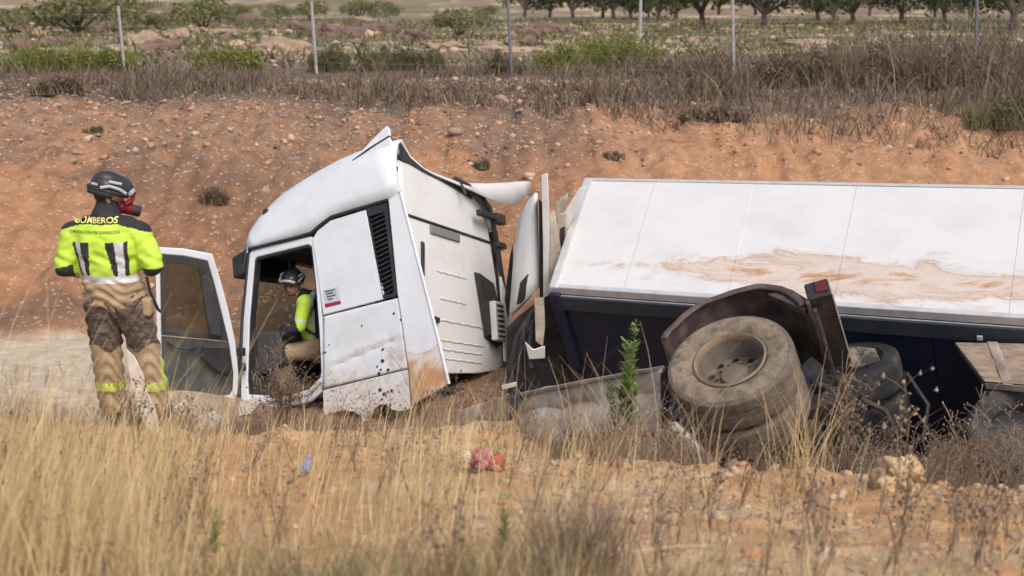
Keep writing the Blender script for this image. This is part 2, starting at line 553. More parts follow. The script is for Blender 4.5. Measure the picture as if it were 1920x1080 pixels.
def height(X, Y):
    X, Y = np.asarray(X, float), np.asarray(Y, float)
    wob = fbm(X, Y * 0, .5, 3, 5) * .35 * sstep(7, 8.5, Y) * (1 - sstep(15, 17, Y)) + fbm(X, Y * 0, .35, 3, 9) * .9 * sstep(17, 19, Y) * (1 - sstep(40, 60, Y))
    Yw = Y + wob
    zl, zm, zr = (np.interp(Yw, p[:, 0], p[:, 1]) for p in (PROF_L, PROF_M, PROF_R))
    wl = 1 - sstep(-.5, .5, X + 1.9 + .19 * (Y - 8))
    wr = sstep(-.5, .5, X - .35)
    z = zl * wl + zr * wr * (1 - wl) + zm * (1 - wl) * (1 - wr)
    near = 1 - sstep(11, 13, Y)
    bank = sstep(16.8, 18.5, Y) * (1 - sstep(25, 28, Y))
    far = sstep(27, 32, Y)
    z = z + near * (fbm(X, Y, 1.3, 3, 1) * .05 + np.maximum(0, fbm(X, Y, 7, 3, 2)) * .06)
    z = z + bank * (fbm(X, Y * .4, .8, 4, 3) * .20 + np.maximum(0, fbm(X, Y, 3.2, 4, 4)) * .15 + fbm(X * 2.2, Y * .35, 1.7, 3, 14) * .13)
    z = z + far * (fbm(X, Y, .25, 3, 6) * .10)
    # clods along the crumbling lip
    lip = np.exp(-((Yw - np.where(X > .35, 8.05, 9.15)) / .42) ** 2) * (1 - wl)
    z = z + lip * (np.maximum(0, fbm(X, Y, 5.0, 3, 8)) * .10 - .15 * sstep(.6, 2.8, X))
    return z


def hz(x, y):
    return float(height(np.array([x]), np.array([y]))[0])


def axis_pts(segs):
    out = [segs[0][0]]
    for a, b, s0, s1 in segs:
        x, k = a, 0
        while x < b - 1e-6:
            t = (x - a) / (b - a)
            x = min(b, x + s0 + (s1 - s0) * t)
            out.append(x)
    return np.array(out)


def hit(px, py):
    """Where the line of sight through a photo pixel meets the ground of the near bank."""
    y = np.arange(4.0, 20, .02)
    pts = np.array([at(px, py, q)[:] for q in y])
    below = pts[:, 2] < height(pts[:, 0], pts[:, 1])
    i = int(np.argmax(below)) if below.any() else 0
    return Vector(pts[i])


xs_half = axis_pts([(0, 4.5, .045, .055), (4.5, 9, .055, .12), (9, 30, .12, 1.5), (30, 400, 1.5, 30)])
xs = np.concatenate([-xs_half[:0:-1], xs_half])
ys = axis_pts([(-30, 2, 6, .5), (2, 4, .3, .06), (4, 10.5, .04, .04), (10.5, 17, .12, .12), (17, 25, .07, .09), (25, 40, .12, .4), (40, 110, .5, 3), (110, 900, 4, 60)])
GX, GY = np.meshgrid(xs, ys)
GZ = height(GX, np.clip(GY, 2, 400))
nx, ny = len(xs), len(ys)
idx = np.arange(nx * ny).reshape(ny, nx)
Q = np.stack([idx[:-1, :-1], idx[:-1, 1:], idx[1:, 1:], idx[1:, :-1]], -1).reshape(-1, 4)
gm = raw_mesh('ground', np.stack([GX, GY, GZ], -1).reshape(-1, 3), Q)
gm.polygons.foreach_set('use_smooth', np.ones(len(Q), bool))


def zone_colour(X, Y):
    """What the soil is made of at each place (dry orange marl, pale silt in the ditch, stony plain)."""
    n1, n2, n3 = fbm(X, Y, .6, 4, 21), fbm(X, Y, .22, 4, 22), fbm(X, Y * 1.8, 2.0, 4, 23)
    C = {k: np.array(v) for k, v in dict(near=(.57, .33, .16), nearp=(.64, .44, .255), silt=(.58, .49, .36), ditch=(.30, .19, .12), bank=(.39, .205, .110), bankd=(.225, .128, .08), cut=(.45, .245, .132),
                                         rub=(.24, .155, .11), brush=(.15, .11, .085), plain=(.21, .175, .115), sand=(.50, .37, .235), red=(.28, .165, .125), green=(.15, .15, .07)).items()}

    def mix(a, b, w):
        return a + (b - a) * np.clip(w, 0, 1)[..., None]
    c = mix(np.broadcast_to(C['near'], X.shape + (3,)), C['nearp'], sstep(-.1, .5, n1 + .5 * n3))
    wl = 1 - sstep(-.6, .9, X + 3.0 + .25 * (Y - 13))
    d = mix(np.broadcast_to(C['ditch'], X.shape + (3,)), C['silt'], wl * sstep(12.0, 13.2, Y))
    c = mix(c, d, sstep(9.5, 11.5, Y + n1 * .6))
    b = mix(np.broadcast_to(C['bank'], X.shape + (3,)), C['bankd'], sstep(-.2, .4, n1 * .8 + n3 * .5))
    c = mix(c, b, sstep(16.7, 17.4, Y + n1 * .35))
    c = mix(c, C['bankd'] * .85, .75 * np.exp(-((X + 4.5) / 1.1) ** 2 - ((Y - 20.7) / 1.7) ** 2))
    c = mix(c, C['cut'], sstep(16.9, 17.6, Y) * sstep(.8, 2.2, X) * (.45 + .5 * sstep(-.3, .3, n1 + .4 * n3)))
    c = mix(c, C['rub'], (1 - .75 * sstep(1.0, 2.4, X)) * sstep(21.0, 22.8, Y + n1 * 1.3) * (.55 + .45 * n3))
    c = mix(c, C['brush'], sstep(23.4, 24.8, Y + n1 * 1.2))
    p = mix(np.broadcast_to(C['plain'], X.shape + (3,)), C['green'], sstep(-.05, .35, n2))
    p = mix(p, C['red'], sstep(.05, .35, fbm(X, Y * 2.5, .16, 4, 31)) * .8)
    p = mix(p, C['sand'], sstep(.12, .30, fbm(X, Y * 2.2, .2, 4, 33)))
    p = mix(p, C['sand'], np.exp(-((X - 5.6) / 3.2) ** 2 - ((Y - 40) / 4.0) ** 2) * 1.3)
    p = mix(p, C['sand'], np.exp(-((X + 11.) / 5.) ** 2 - ((Y - 41) / 2.6) ** 2) * 1.2)
    return mix(c, p, sstep(29.5, 32, Y + n1))


zc = zone_colour(GX, GY).reshape(-1, 3)
ca = gm.color_attributes.new('soil', 'FLOAT_COLOR', 'POINT')
ca.data.foreach_set('color', np.concatenate([zc, np.ones((len(zc), 1))], 1).astype(np.float32).ravel())

m = mk('soil', (.4, .2, .1), .95, 0, .15)
N, L = nodes(m)
b = N['Principled BSDF']
at_ = N.new('ShaderNodeAttribute')
at_.attribute_name = 'soil'
tc = N.new('ShaderNodeTexCoord')
n1 = N.new('ShaderNodeTexNoise')
n1.inputs['Scale'].default_value, n1.inputs['Detail'].default_value, n1.inputs['Roughness'].default_value = 4.0, 9, .68
L.new(tc.outputs['Object'], n1.inputs['Vector'])
r1 = N.new('ShaderNodeMapRange')
r1.inputs[1].default_value, r1.inputs[2].default_value, r1.inputs[3].default_value, r1.inputs[4].default_value = .3, .7, .68, 1.28
L.new(n1.outputs['Fac'], r1.inputs[0])
vm = N.new('ShaderNodeVectorMath')
vm.operation = 'SCALE'
L.new(at_.outputs['Color'], vm.inputs[0])
L.new(r1.outputs[0], vm.inputs['Scale'])
# pale chips of stone in the soil
vo = N.new('ShaderNodeTexVoronoi')
vo.inputs['Scale'].default_value = 26
L.new(tc.outputs['Object'], vo.inputs['Vector'])
cr = N.new('ShaderNodeValToRGB')
cr.color_ramp.elements[0].position, cr.color_ramp.elements[1].position = .80, .86
cr.color_ramp.elements[0].color, cr.color_ramp.elements[1].color = (0, 0, 0, 1), (.55, .55, .55, 1)
L.new(vo.outputs['Color'], cr.inputs[0])
mx = N.new('ShaderNodeMix')
mx.data_type = 'RGBA'
mx.inputs['B'].default_value = (.56, .43, .31, 1)
L.new(cr.outputs[0], mx.inputs['Factor'])
L.new(vm.outputs[0], mx.inputs['A'])
L.new(mx.outputs['Result'], b.inputs['Base Color'])
n2 = N.new('ShaderNodeTexNoise')
n2.inputs['Scale'].default_value, n2.inputs['Detail'].default_value, n2.inputs['Roughness'].default_value = 14, 8, .7
L.new(tc.outputs['Object'], n2.inputs['Vector'])
bp = N.new('ShaderNodeBump')
bp.inputs['Strength'].default_value, bp.inputs['Distance'].default_value = .9, .05
L.new(n2.outputs['Fac'], bp.inputs['Height'])
L.new(bp.outputs[0], b.inputs['Normal'])
ground = tag(link('ground', gm, None, m), kind='structure')


# ------------------------------------------------------------------ stones
def rock_arrays(seed, sub=1, rough=.35, flat=.7):
    bm = bmesh.new()
    bmesh.ops.create_icosphere(bm, subdivisions=sub, radius=1)
    r = np.random.default_rng(seed)
    V = np.array([v.co[:] for v in bm.verts])
    F = np.array([[v.index for v in f.verts] for f in bm.faces])
    bm.free()
    off = r.normal(size=3) * 9
    d = fbm(V[:, 0] * 1.3 + off[0] + V[:, 2], V[:, 1] * 1.3 + off[1], 1.5, 4, seed) * rough * 1.9
    V = V * (1 + d)[:, None] * np.array([1, r.uniform(.65, .95), flat])
    return V, F


def scatter_rocks(name, P, S, mats, seed, sub=1, flat=.6):
    """Many small stones joined into one piece of gravel."""
    r = np.random.default_rng(seed)
    Vs, Fs, ms, n = [], [], [], 0
    prot = [rock_arrays(seed * 31 + i, sub, .4, flat) for i in range(6)]
    for i in range(len(P)):
        V, F = prot[i % 6]
        a = r.uniform(0, 6.28)
        c, s = math.cos(a), math.sin(a)
        W = (V * S[i]) @ np.array([[c, s, 0], [-s, c, 0], [0, 0, 1]]) + P[i] + [0, 0, S[i] * .1]
        Vs.append(W)
        Fs.append(F + n)
        ms.append(np.full(len(F), r.integers(len(mats))))
        n += len(V)
    me = raw_mesh(name, np.concatenate(Vs), np.concatenate(Fs), np.concatenate(ms))
    return link(name, me, None, mats)


def pts_in(n, xr, yr, seed, keep=None):
    r = np.random.default_rng(seed)
    X, Y = r.uniform(*xr, n), r.uniform(*yr, n)
    if keep is not None:
        k = keep(X, Y, r)
        X, Y = X[k], Y[k]
    return np.stack([X, Y, height(X, Y)], 1)


def fan(X, Y, r, m=.42):
    return np.abs(X) < m * Y + .3


P = pts_in(11000, (-4.5, 4.5), (4.2, 9.4), 41, lambda X, Y, r: fan(X, Y, r) & (r.random(len(X)) < np.where(X > .2, 1, .35)))
g = scatter_rocks('gravel', P, RNG.lognormal(-4.55, .45, len(P)), [M['stone_orange'], M['stone_orange'], M['stone_pale'], M['stone_grey']], 1)
tag(g, 'loose orange gravel and chips lying on the near bank', 'gravel', kind='stuff')
P = pts_in(19000, (-11, 11), (17.0, 27.5), 42, lambda X, Y, r: fan(X, Y, r, .4) & (r.random(len(X)) < (1 - .7 * sstep(1.0, 2.4, X)) * (.06 + .9 * sstep(20.3, 23.3, Y + fbm(X, Y, .5, 3, 77) * 1.5))))
g = scatter_rocks('bank_gravel', P, RNG.lognormal(-3.75, .45, len(P)), [M['stone_orange'], M['stone_pale'], M['stone_grey'], M['stone_brown'], M['stone_brown'], M['stone_grey']], 2)
tag(g, 'stony rubble scattered down the cut face of the far bank', 'rubble', kind='stuff')
P = pts_in(2600, (-32, 32), (30, 75), 43, lambda X, Y, r: fan(X, Y, r, .4))
g = scatter_rocks('field_stones', P, RNG.lognormal(-2.35, .5, len(P)), [M['stone_pale'], M['stone_grey'], M['stone_red'], M['stone_pale']], 3, flat=.45)
tag(g, 'pale field stones strewn over the plain behind the fence', 'field stones', kind='stuff')
# stones one can pick apart: pieces of the ground
stone_me = []
for i, mm in enumerate(['stone_orange', 'stone_pale', 'stone_grey', 'stone_orange', 'stone_pale', 'stone_grey']):
    V, F = rock_arrays(300 + i, 2, .45, .62)
    me = raw_mesh('stone', V, F)
    me.materials.append(M[mm])
    stone_me.append(me)


def put_stones(P, S, seed):
    r = random.Random(seed)
    for p, s in zip(P, S):
        o = link('stone', r.choice(stone_me), ground)
        o.location = (p[0], p[1], p[2] + s * .12)
        o.scale = (s, s, s)
        o.rotation_euler = (r.uniform(-.4, .4), r.uniform(-.4, .4), r.uniform(0, 6.28))


P = pts_in(400, (-3.5, 4), (4.6, 9.0), 44, lambda X, Y, r: fan(X, Y, r, .4) & (r.random(len(X)) < np.where(X > .2, 1, .25)))[:130]
put_stones(P, RNG.uniform(.02, .045, len(P)), 1)
P = pts_in(500, (.4, 4), (7.7, 8.35), 46, lambda X, Y, r: fan(X, Y, r, .4))[:60]
put_stones(P, RNG.uniform(.025, .06, len(P)), 3)
P = pts_in(400, (-9, 9), (18.5, 24.5), 45, lambda X, Y, r: fan(X, Y, r, .38) & (r.random(len(X)) < .2 + .8 * sstep(20, 23, Y)))[:100]
put_stones(P, RNG.uniform(.025, .075, len(P)) * (1 + .5 * (RNG.random(len(P)) > .9)), 2)

# reddish heaps and boulders on the plain behind the fence
heap_lab = ['low dark red heap behind the first green shrub, at the picture edge', 'pinkish flat boulder behind the shrub crossed by the first post', 'small purple grey heap highest up toward the picture edge',
            'dark red heap just before the upper half of the first fence post', 'grey heap right behind the middle of the first fence post', 'dark heap just past the first fence post',
            'little grey heap above the dark one past the first post', 'wide grey heap behind the rounded small green shrub', 'narrow dark red heap far back above the rounded small shrub',
            'largest grey earth heap just before the second fence post', 'dark red heap before the top of the second fence post', 'pink boulder just past the second fence post',
            'dark red heap between two pink boulders past the second post', 'pink boulder behind the sprawling olive shrub', 'thin grey heap far back above the pink boulders',
            'flat grey heap between the sprawling olive shrub and the blue grey post', 'grey stony heap close before the blue grey post', 'pale pink boulder above the lower flank shrub',
            'dark red heap just past the blue grey post', 'small dark red rock above the lower flank shrub', 'grey heap past the tall post, before the biggest thicket', 'low grey heap behind the largest thicket']
k = 0
for px, py, w, hh, t in [(30, 100, 60, 24, 0), (95, 85, 90, 24, 1), (60, 60, 60, 16, 2), (205, 58, 100, 22, 0), (255, 85, 90, 30, 2), (300, 95, 60, 26, 0), (335, 72, 50, 20, 2), (395, 62, 80, 18, 2),
                         (450, 40, 90, 20, 0), (525, 98, 110, 34, 2), (560, 60, 70, 20, 0), (640, 68, 80, 30, 1), (705, 66, 60, 26, 0), (780, 75, 60, 26, 1), (690, 40, 60, 14, 2), (840, 95, 70, 18, 2), (905, 100, 60, 20, 2),
                         (1010, 62, 70, 26, 1), (985, 85, 60, 18, 0), (1055, 62, 36, 18, 0), (1500, 88, 90, 20, 2), (1630, 82, 60, 14, 2)]:
    # distance where the plain (1.68) is seen at that row
    ang = PITCH - math.atan((540 - py) / FPX)
    D = (CAMZ - 1.68) / math.tan(ang)
    p = at(px, py, D)
    V, F = rock_arrays(500 + k, 4, .62, 1)
    me = raw_mesh('boulder', V * np.array([w / 2 * D / FPX, w / 2.2 * D / FPX, hh * D / FPX * .62]), F)
    me.polygons.foreach_set('use_smooth', np.ones(len(F), bool))
    o = link('boulder', me, None, M['stone_red'] if t != 2 else M['stone_grey'])
    o.location = (p.x, p.y, hz(p.x, p.y))
    o.rotation_euler = (0, 0, RNG.uniform(-.5, .5))
    tag(o, heap_lab[k], 'rock heap', 'heaps on the plain behind the fence')
    k += 1


# ------------------------------------------------------------------ the wrecked cab
R3 = np.array([[-0.914, -0.4, -0.0681], [0.3552, -0.8699, 0.3422], [-0.1961, 0.2885, 0.9372]])
CM = Matrix([list(R3[i]) + [(-0.536, 15.054, -1.324)[i]] for i in range(3)] + [[0, 0, 0, 1]])
cab = root('truck_cab', mat=CM, label='white lorry cab sunk in the ditch with its door open and side fairing muddy', cat='lorry cab')
side = lambda x, z, y: (x, y, z)
rear = lambda y, z, x: (x, y, z)


def arc_poly(cx, cz, r, a0, a1, n):
    return [(cx + r * math.cos(a0 + (a1 - a0) * i / n), cz + r * math.sin(a0 + (a1 - a0) * i / n)) for i in range(n + 1)]


# side panels of the sleeper part (left side at y = 1.25)
lower = [(1.05, .262), (.02, .382), (.01, -.02), (.13, -.045), (.23, -.02), (.29, .035), (.36, .05), (.43, .02), (.475, -.05), (.53, -.13), (.57, -.19), (.585, -.12), (.61, -.05), (.70, .0), (.82, .025), (.92, .01), (1.06, -.01)]
MB().prism(lower, 1.215, 1.25, side).build('lower_panel', M['cab_low'], cab, bevel=.006)
rows_ = []
for j in range(25):
    row = []
    for i in range(29):
        u, v = i / 28, j / 24
        x = (1.05 + (1.0 - 1.05) * v) * (1 - u) + (.02 + (.085 - .02) * v) * u
        z = (.275 + (1.045 - .275) * v) * (1 - u) + (.395 + (1.14 - .395) * v) * u
        d1 = (z - .47) - (1.04 - x) * .26                          # crease running up and back across the panel
        d2 = (x - .23) + (z - .7) * .08
        f_ = float(fbm(np.array([x * 2]), np.array([z * 2]), 1.4, 3, 191)[0])
        edge = min(u, 1 - u, v, 1 - v)
        dy = (.012 * f_ - .020 * math.exp(-(d1 / .022) ** 2) * sstep(.0, .25, 1.05 - x) + .010 * math.exp(-((d1 - .06) / .05) ** 2) - .012 * math.exp(-(d2 / .016) ** 2) * (z < .8)) * min(1, edge * 9)
        row.append((x, 1.25 + float(dy), z))
    rows_.append(row)
MB().grid(rows_).build('middle_panel', M['cab_low'], cab, smooth=True, solid=.03)
MB().prism([(1.0, 1.06), (1.055, 1.62), (1.09, 1.90), (1.02, 1.985), (.85, 2.075), (.41, 2.13), (.33, 1.6), (.245, 1.148)], 1.215, 1.256, side).build('upper_panel', M['cab_white'], cab, bevel=.01)
# grille with its slats
gr = MB().ring([(.40, 2.14), (.15, 2.165), (.09, 1.19), (.12, 1.152), (.255, 1.15)], [(.375, 2.05), (.185, 2.07), (.125, 1.225), (.14, 1.19), (.26, 1.19)], 1.225, 1.262, side).build('side_grille', M['black_plastic'], cab, bevel=.005)
MB().prism([(.38, 2.06), (.18, 2.08), (.12, 1.2), (.26, 1.18)], 1.195, 1.205, side).build('backing', mk('grille_black', (.008, .008, .009), .7), gr)
nsl = 17
slat = None
for i in range(nsl):
    t = (i + .5) / nsl
    z = 1.20 + .86 * t
    x0, x1 = .262 + .115 * t, .128 + .057 * t
    mb = MB().hexa([(x0, 1.21, z - .022), (x1, 1.21, z + .028), (x1, 1.21, z + .042), (x0, 1.21, z - .008)], [(x0, 1.252, z - .038), (x1, 1.252, z + .012), (x1, 1.252, z + .026), (x0, 1.252, z - .024)])
    mb.build('slat', M['black_plastic'], gr)
# side deflector behind the cab, its lip and the mud on it
dpoly = [(.13, 2.20), (-.02, 2.26), (-.13, 1.72), (-.24, 1.18), (-.34, .68), (-.43, .19), (-.0, -.0), (.0, .3), (.055, .9), (.085, 1.17)]
dfl = MB().prism(dpoly, 1.235, 1.268, lambda x, z, y: (x, y - max(0, -x) * .10, z)).build('side_deflector', M['deflector'], cab, bevel=.012)
MB().tube([(-.02, 1.262, 2.26), (-.13, 1.25, 1.72), (-.24, 1.24, 1.18), (-.34, 1.23, .68), (-.43, 1.222, .19)], .017, 8).build('lip', M['cab_white'], dfl, smooth=True)
MB().tube([(.015, 1.255, 1.1), (-.005, 1.255, .9), (-.02, 1.255, .45), (.0, 1.255, .0)], .008, 6).build('seam', M['black_plastic'], dfl)
# top fin of the deflector: lower piece and tip
fn_y = lambda x, z, y: (x, y - (z - 2.2) * .13, z)
MB().prism([(.52, 2.70), (.36, 2.80), (.125, 2.90), (.085, 2.80), (.0, 2.50), (-.02, 2.275), (.13, 2.215), (.3, 2.42)], 1.225, 1.262, fn_y).build('upper_fin', M['cab_white'], cab, bevel=.01)
MB().prism([(.56, 2.715), (.34, 2.90), (.16, 3.03), (.13, 3.0), (.115, 2.915), (.36, 2.815)], 1.225, 1.262, fn_y).build('fin_tip', M['cab_white'], cab, bevel=.008)
MB().tube([(.57, 1.20, 2.70), (.36, 1.185, 2.807), (.12, 1.17, 2.907)], .009, 6).build('fin_seam', M['black_plastic'], cab)

# roof: lofted from the belt line over the top and down the far side
bx = [(1.90, 1.90), (1.78, 1.91), (1.55, 1.93), (1.30, 1.95), (1.09, 1.975), (.98, 2.04), (.83, 2.115), (.60, 2.145), (.38, 2.17), (.14, 2.20), (.02, 2.24)]
tx = [(1.955, 2.02), (1.93, 2.14), (1.82, 2.28), (1.68, 2.39), (1.52, 2.49), (1.30, 2.58), (1.06, 2.67), (.80, 2.75), (.58, 2.80), (.36, 2.84), (.02, 2.86)]
rows = []
for ii, ((x0, z0), (x1, z1)) in enumerate(zip(bx, tx)):
    dr = .32 * sstep(3, 10, ii)
    half = []
    for t, yy, dz in [(0, 1.25, 0), (.25, 1.252, 0), (.5, 1.245, 0), (.75, 1.22, 0), (.90, 1.17, 0), (1, 1.09, .0), (1, .9, .03 - .55 * dr), (1, .5, .055 - .95 * dr)]:
        half.append((x0 + (x1 - x0) * min(t, 1), yy, z0 + (z1 - z0) * t + dz))
    rows.append(half + [(x1, 0, z1 + .06 - dr)] + [(p[0], -p[1], p[2] - dr * min(1.0, max(0.0, (p[2] - z0) / (z1 - z0))) * (1.0 if p[1] > 1.0 else (.45 if p[1] > .6 else .05))) for p in half[::-1]])
MB().grid(rows).build('roof', M['cab_white'], cab, smooth=True, solid=.03, offset=0)
# front of the roof: visor band down to the windscreen
MB().grid([rows[0], [(p[0] + .03, p[1], 1.86) for p in rows[0]]]).build('roof_front', M['cab_white'], cab, smooth=True)
MB().tube([(x - .0, 1.262, z - .006) for x, z in bx[:-1]], .020, 6).build('belt_trim', M['black_plastic'], cab)
mk_ = MB()
mk_.lathe([(0.001, .03), (.035, .028), (.048, .015), (.05, 0)], Matrix.Translation((1.70, 1.178, 2.29)) @ Matrix.Rotation(-math.pi / 2 - .25, 4, 'X'), 16)
mk_.build('marker_lamp', M['black_plastic'], cab, smooth=True)
# door opening frame (left), its rubber
outer = [(2.10, .15), (2.085, .45), (2.02, 1.12), (1.90, 1.86), (1.86, 1.90), (1.5, 1.915), (1.12, 1.94), (1.065, 1.90), (1.03, 1.4), (1.02, .9), (1.04, .40), (1.08, .24), (1.2, .16), (1.5, .12)]
inner = [(2.00, .30), (2.00, .48), (1.945, 1.12), (1.845, 1.77), (1.82, 1.80), (1.5, 1.825), (1.15, 1.852), (1.105, 1.82), (1.075, 1.4), (1.06, .9), (1.06, .46), (1.10, .34), (1.25, .27), (1.5, .235)]
fr = MB().ring(outer, inner, 1.19, 1.245, side).build('door_frame', M['cab_white'], cab, bevel=.012)
inner2 = [(x + (1.5 - x) * .045, z + (1.05 - z) * .03) for x, z in inner]
MB().ring(inner, inner2, 1.14, 1.225, side).build('door_seal', M['black_plastic'], fr)
MB().tube([(1.07, 1.25, .36), (1.2, 1.252, .26), (1.5, 1.25, .205), (1.8, 1.245, .2), (2.06, 1.245, .24)], .03, 8).build('sill', M['cab_low'], cab, smooth=True)
# windscreen pillar outside edge, visor at the front
MB().tube([(1.915, 1.23, 1.88), (2.035, 1.235, 1.15), (2.12, 1.24, .42), (2.1, 1.24, .16)], .018, 6).build('pillar_trim', M['black_plastic'], cab)
MB().hexa([(1.92, 1.26, 1.92), (2.16, 1.22, 1.84), (2.15, 1.22, 1.60), (1.99, 1.26, 1.62)], [(1.92, .2, 1.98), (2.16, .2, 1.90), (2.15, .2, 1.64), (1.99, .2, 1.70)]).build('sun_visor', M['black_plastic'], cab, bevel=.02)
# far side wall with window, floor, front wall, windscreen
o2 = [(2.1, .1), (2.0, 1.2), (1.90, 1.9), (.38, 2.15), (.02, 2.2), (.0, .0), (.5, .0), (1.0, .0)]
i2 = [(1.98, .98), (1.93, 1.2), (1.83, 1.76), (1.2, 1.8), (1.12, 1.78), (1.06, .98), (1.2, .96), (1.5, .96)]
MB().ring(o2, i2, -1.25, -1.21, side).build('far_side_wall', M['cabin_trim'], cab)
MB().prism(i2, -1.235, -1.229, side).build('far_window', M['glass'], cab)
MB().box((1.05, 0, .22), (2.0, 2.4, .06)).build('cab_floor', M['cabin_trim'], cab)
MB().box((2.02, 0, .62), (.1, 2.36, .8)).build('front_wall', M['cabin_trim'], cab)
MB().hexa([(2.03, 1.15, 1.02), (2.03, -1.15, 1.02), (1.93, -1.12, 1.84), (1.93, 1.12, 1.84)], [(2.036, 1.15, 1.02), (2.036, -1.15, 1.02), (1.936, -1.12, 1.84), (1.936, 1.12, 1.84)]).build('windscreen', M['glass'], cab)
MB().hexa([(1.98, 1.1, .5), (1.98, -1.1, .5), (1.98, -1.1, 1.0), (1.98, 1.1, 1.0)], [(1.66, 1.05, .62), (1.66, -1.1, .62), (1.70, -1.1, .98), (1.70, 1.05, .98)]).build('dashboard', M['cabin_trim'], cab, bevel=.03)
sw = MB()
sw.lathe([(.21 + .016 * math.cos(a), .016 * math.sin(a)) for a in np.linspace(0, 2 * math.pi, 9)], Matrix.Translation((1.52, .55, 1.0)) @ Matrix.Rotation(-.6, 4, 'Y'), 28)
sw.tube([(1.52, .55, 1.0), (1.75, .55, .8)], .03)
sw.tube([(1.49, .36, 1.0), (1.52, .55, .99), (1.49, .74, 1.0)], .014, 6)
sw.build('steering_wheel', M['black_plastic'], cab, smooth=True)
for yy in (.45, -.62):
    st = MB()
    st.box((.86, yy, .62), (.5, .5, .14)).box((.58, yy, 1.05), (.14, .48, .78)).box((.55, yy, 1.52), (.1, .28, .2)).box((.86, yy, .40), (.36, .36, .3))
    st.build('seat', M['seat_fabric'], cab, bevel=.03)
MB().prism([(.42, 1.15), (.50, .3), (.42, -.3), (.50, -1.15), (.46, -1.16), (.38, -.3), (.46, .3), (.38, 1.15)], .3, 1.85, lambda x, y, z: (x, y, z)).build('dark_screen', M['seat_fabric'], cab)  # black screen added behind the seats to darken the cabin
MB().box((.25, 0, .72), (.36, 2.3, .12)).build('bunk', M['seat_fabric'], cab, bevel=.03)
MB().prism([(1.0, 1.2), (1.88, 1.2), (1.88, -1.2), (1.0, -1.2)], 1.86, 1.9, lambda x, y, z: (x, y, z)).build('headliner', M['cabin_trim'], cab)  # lining added overhead, also to darken the cabin

MB().tube([(1.62, .9, 1.86), (1.60, .92, 1.70), (1.55, .9, 1.60), (1.50, .93, 1.66)], .012, 6).build('hanging_cable', M['black_plastic'], cab, smooth=True)
MB().tube([(1.12, 1.1, 1.80), (1.10, 1.12, 1.4), (1.02, 1.1, .9), (.92, 1.0, .62)], .018, 6).build('seat_belt', M['dark_trim'], cab, smooth=True)
MB().box((1.83, .45, 1.0), (.10, .5, .14)).build('instrument_hood', M['black_plastic'], cab, bevel=.02)
# rear wall: upper and lower sheets, hatch, pressed ribs
MB().prism([(1.20, 2.04), (1.20, 2.62), (.4, 2.62), (-.39, 2.58), (-.78, 2.44), (-.92, 2.24), (-.99, 2.03)], -.02, .03, rear).build('rear_upper_panel', M['cab_rear'], cab, bevel=.01)
rw = MB().prism([(1.20, 2.015), (-.995, 2.005), (-1.08, 1.6), (-1.12, 1.2), (-1.12, .5), (-.4, .42), (1.2, .34)], -.02, .03, rear).build('rear_lower_panel', M['cab_rear'], cab, bevel=.01)
MB().tube([(-.03, 1.2, 2.03), (-.03, -.99, 2.017)], .012, 6).build('rear_seam', M['black_plastic'], cab)
MB().prism([(.63, 2.00), (-.10, 2.00), (-.10, 1.90), (.63, 1.90)], -.045, -.021, rear).build('rear_hatch', mk('hatch_grey', (.20, .19, .18), .6), cab, bevel=.01)
for z, y0, y1 in [(1.50, .52, -.26), (1.20, .5, -.2), (.96, .62, -.66), (.74, .60, -.6), (.64, .58, -.55), (.54, .58, -.5)]:
    rb = MB()
    n = 14
    ptsr = [(-.024, y0 + (y1 - y0) * i / n, z + .006 * math.sin(i * 2.1 + z * 9)) for i in range(n + 1)]
    rb.tube(ptsr, [.003] + [.009] * (n - 1) + [.003], 6)
    rb.build('pressed_rib', M['cab_rear'], rw, smooth=True)
MB().prism([(.86, 1.78), (.81, 1.76), (.86, 1.40), (.90, 1.44)], -.045, -.021, rear).build('slot', M['black_plastic'], rw)
MB().prism([(.70, .98), (.58, .97), (.60, .91), (.70, .94)], -.06, -.021, rear).build('tear', M['black_plastic'], rw)
# torn roof deflector over the rear wall, dark below it
sts = [(1.10, 2.70, .012, .02), (.95, 2.655, .014, .01), (.77, 2.625, .018, .0), (.4, 2.60, .022, -.02), (.0, 2.585, .03, -.06), (-.35, 2.605, .09, -.12), (-.75, 2.66, .21, -.2), (-1.15, 2.73, .27, -.26), (-1.45, 2.79, .19, -.30), (-1.64, 2.83, .05, -.32)]
MB().grid([[(x + .16, y, z + .02) for y, z, d, x in sts], [(x + .06, y, z + .012) for y, z, d, x in sts], [(x, y, z) for y, z, d, x in sts], [(x - .012, y, z - d) for y, z, d, x in sts]]).build('roof_deflector', M['cab_rear'], cab, smooth=True, solid=.014)
MB().grid([[(.0, 1.2, 2.80), (-.0, 1.0, 2.675), (-.0, .7, 2.61), (.0, .3, 2.585), (-.01, -.1, 2.56), (-.02, -.5, 2.54)], [(.0, 1.2, 2.60), (.0, 1.0, 2.60), (.0, .7, 2.57), (.0, .3, 2.55), (-.01, -.1, 2.52), (-.02, -.5, 2.47)]]).build('roof_gap', M['black_plastic'], cab, solid=.03)
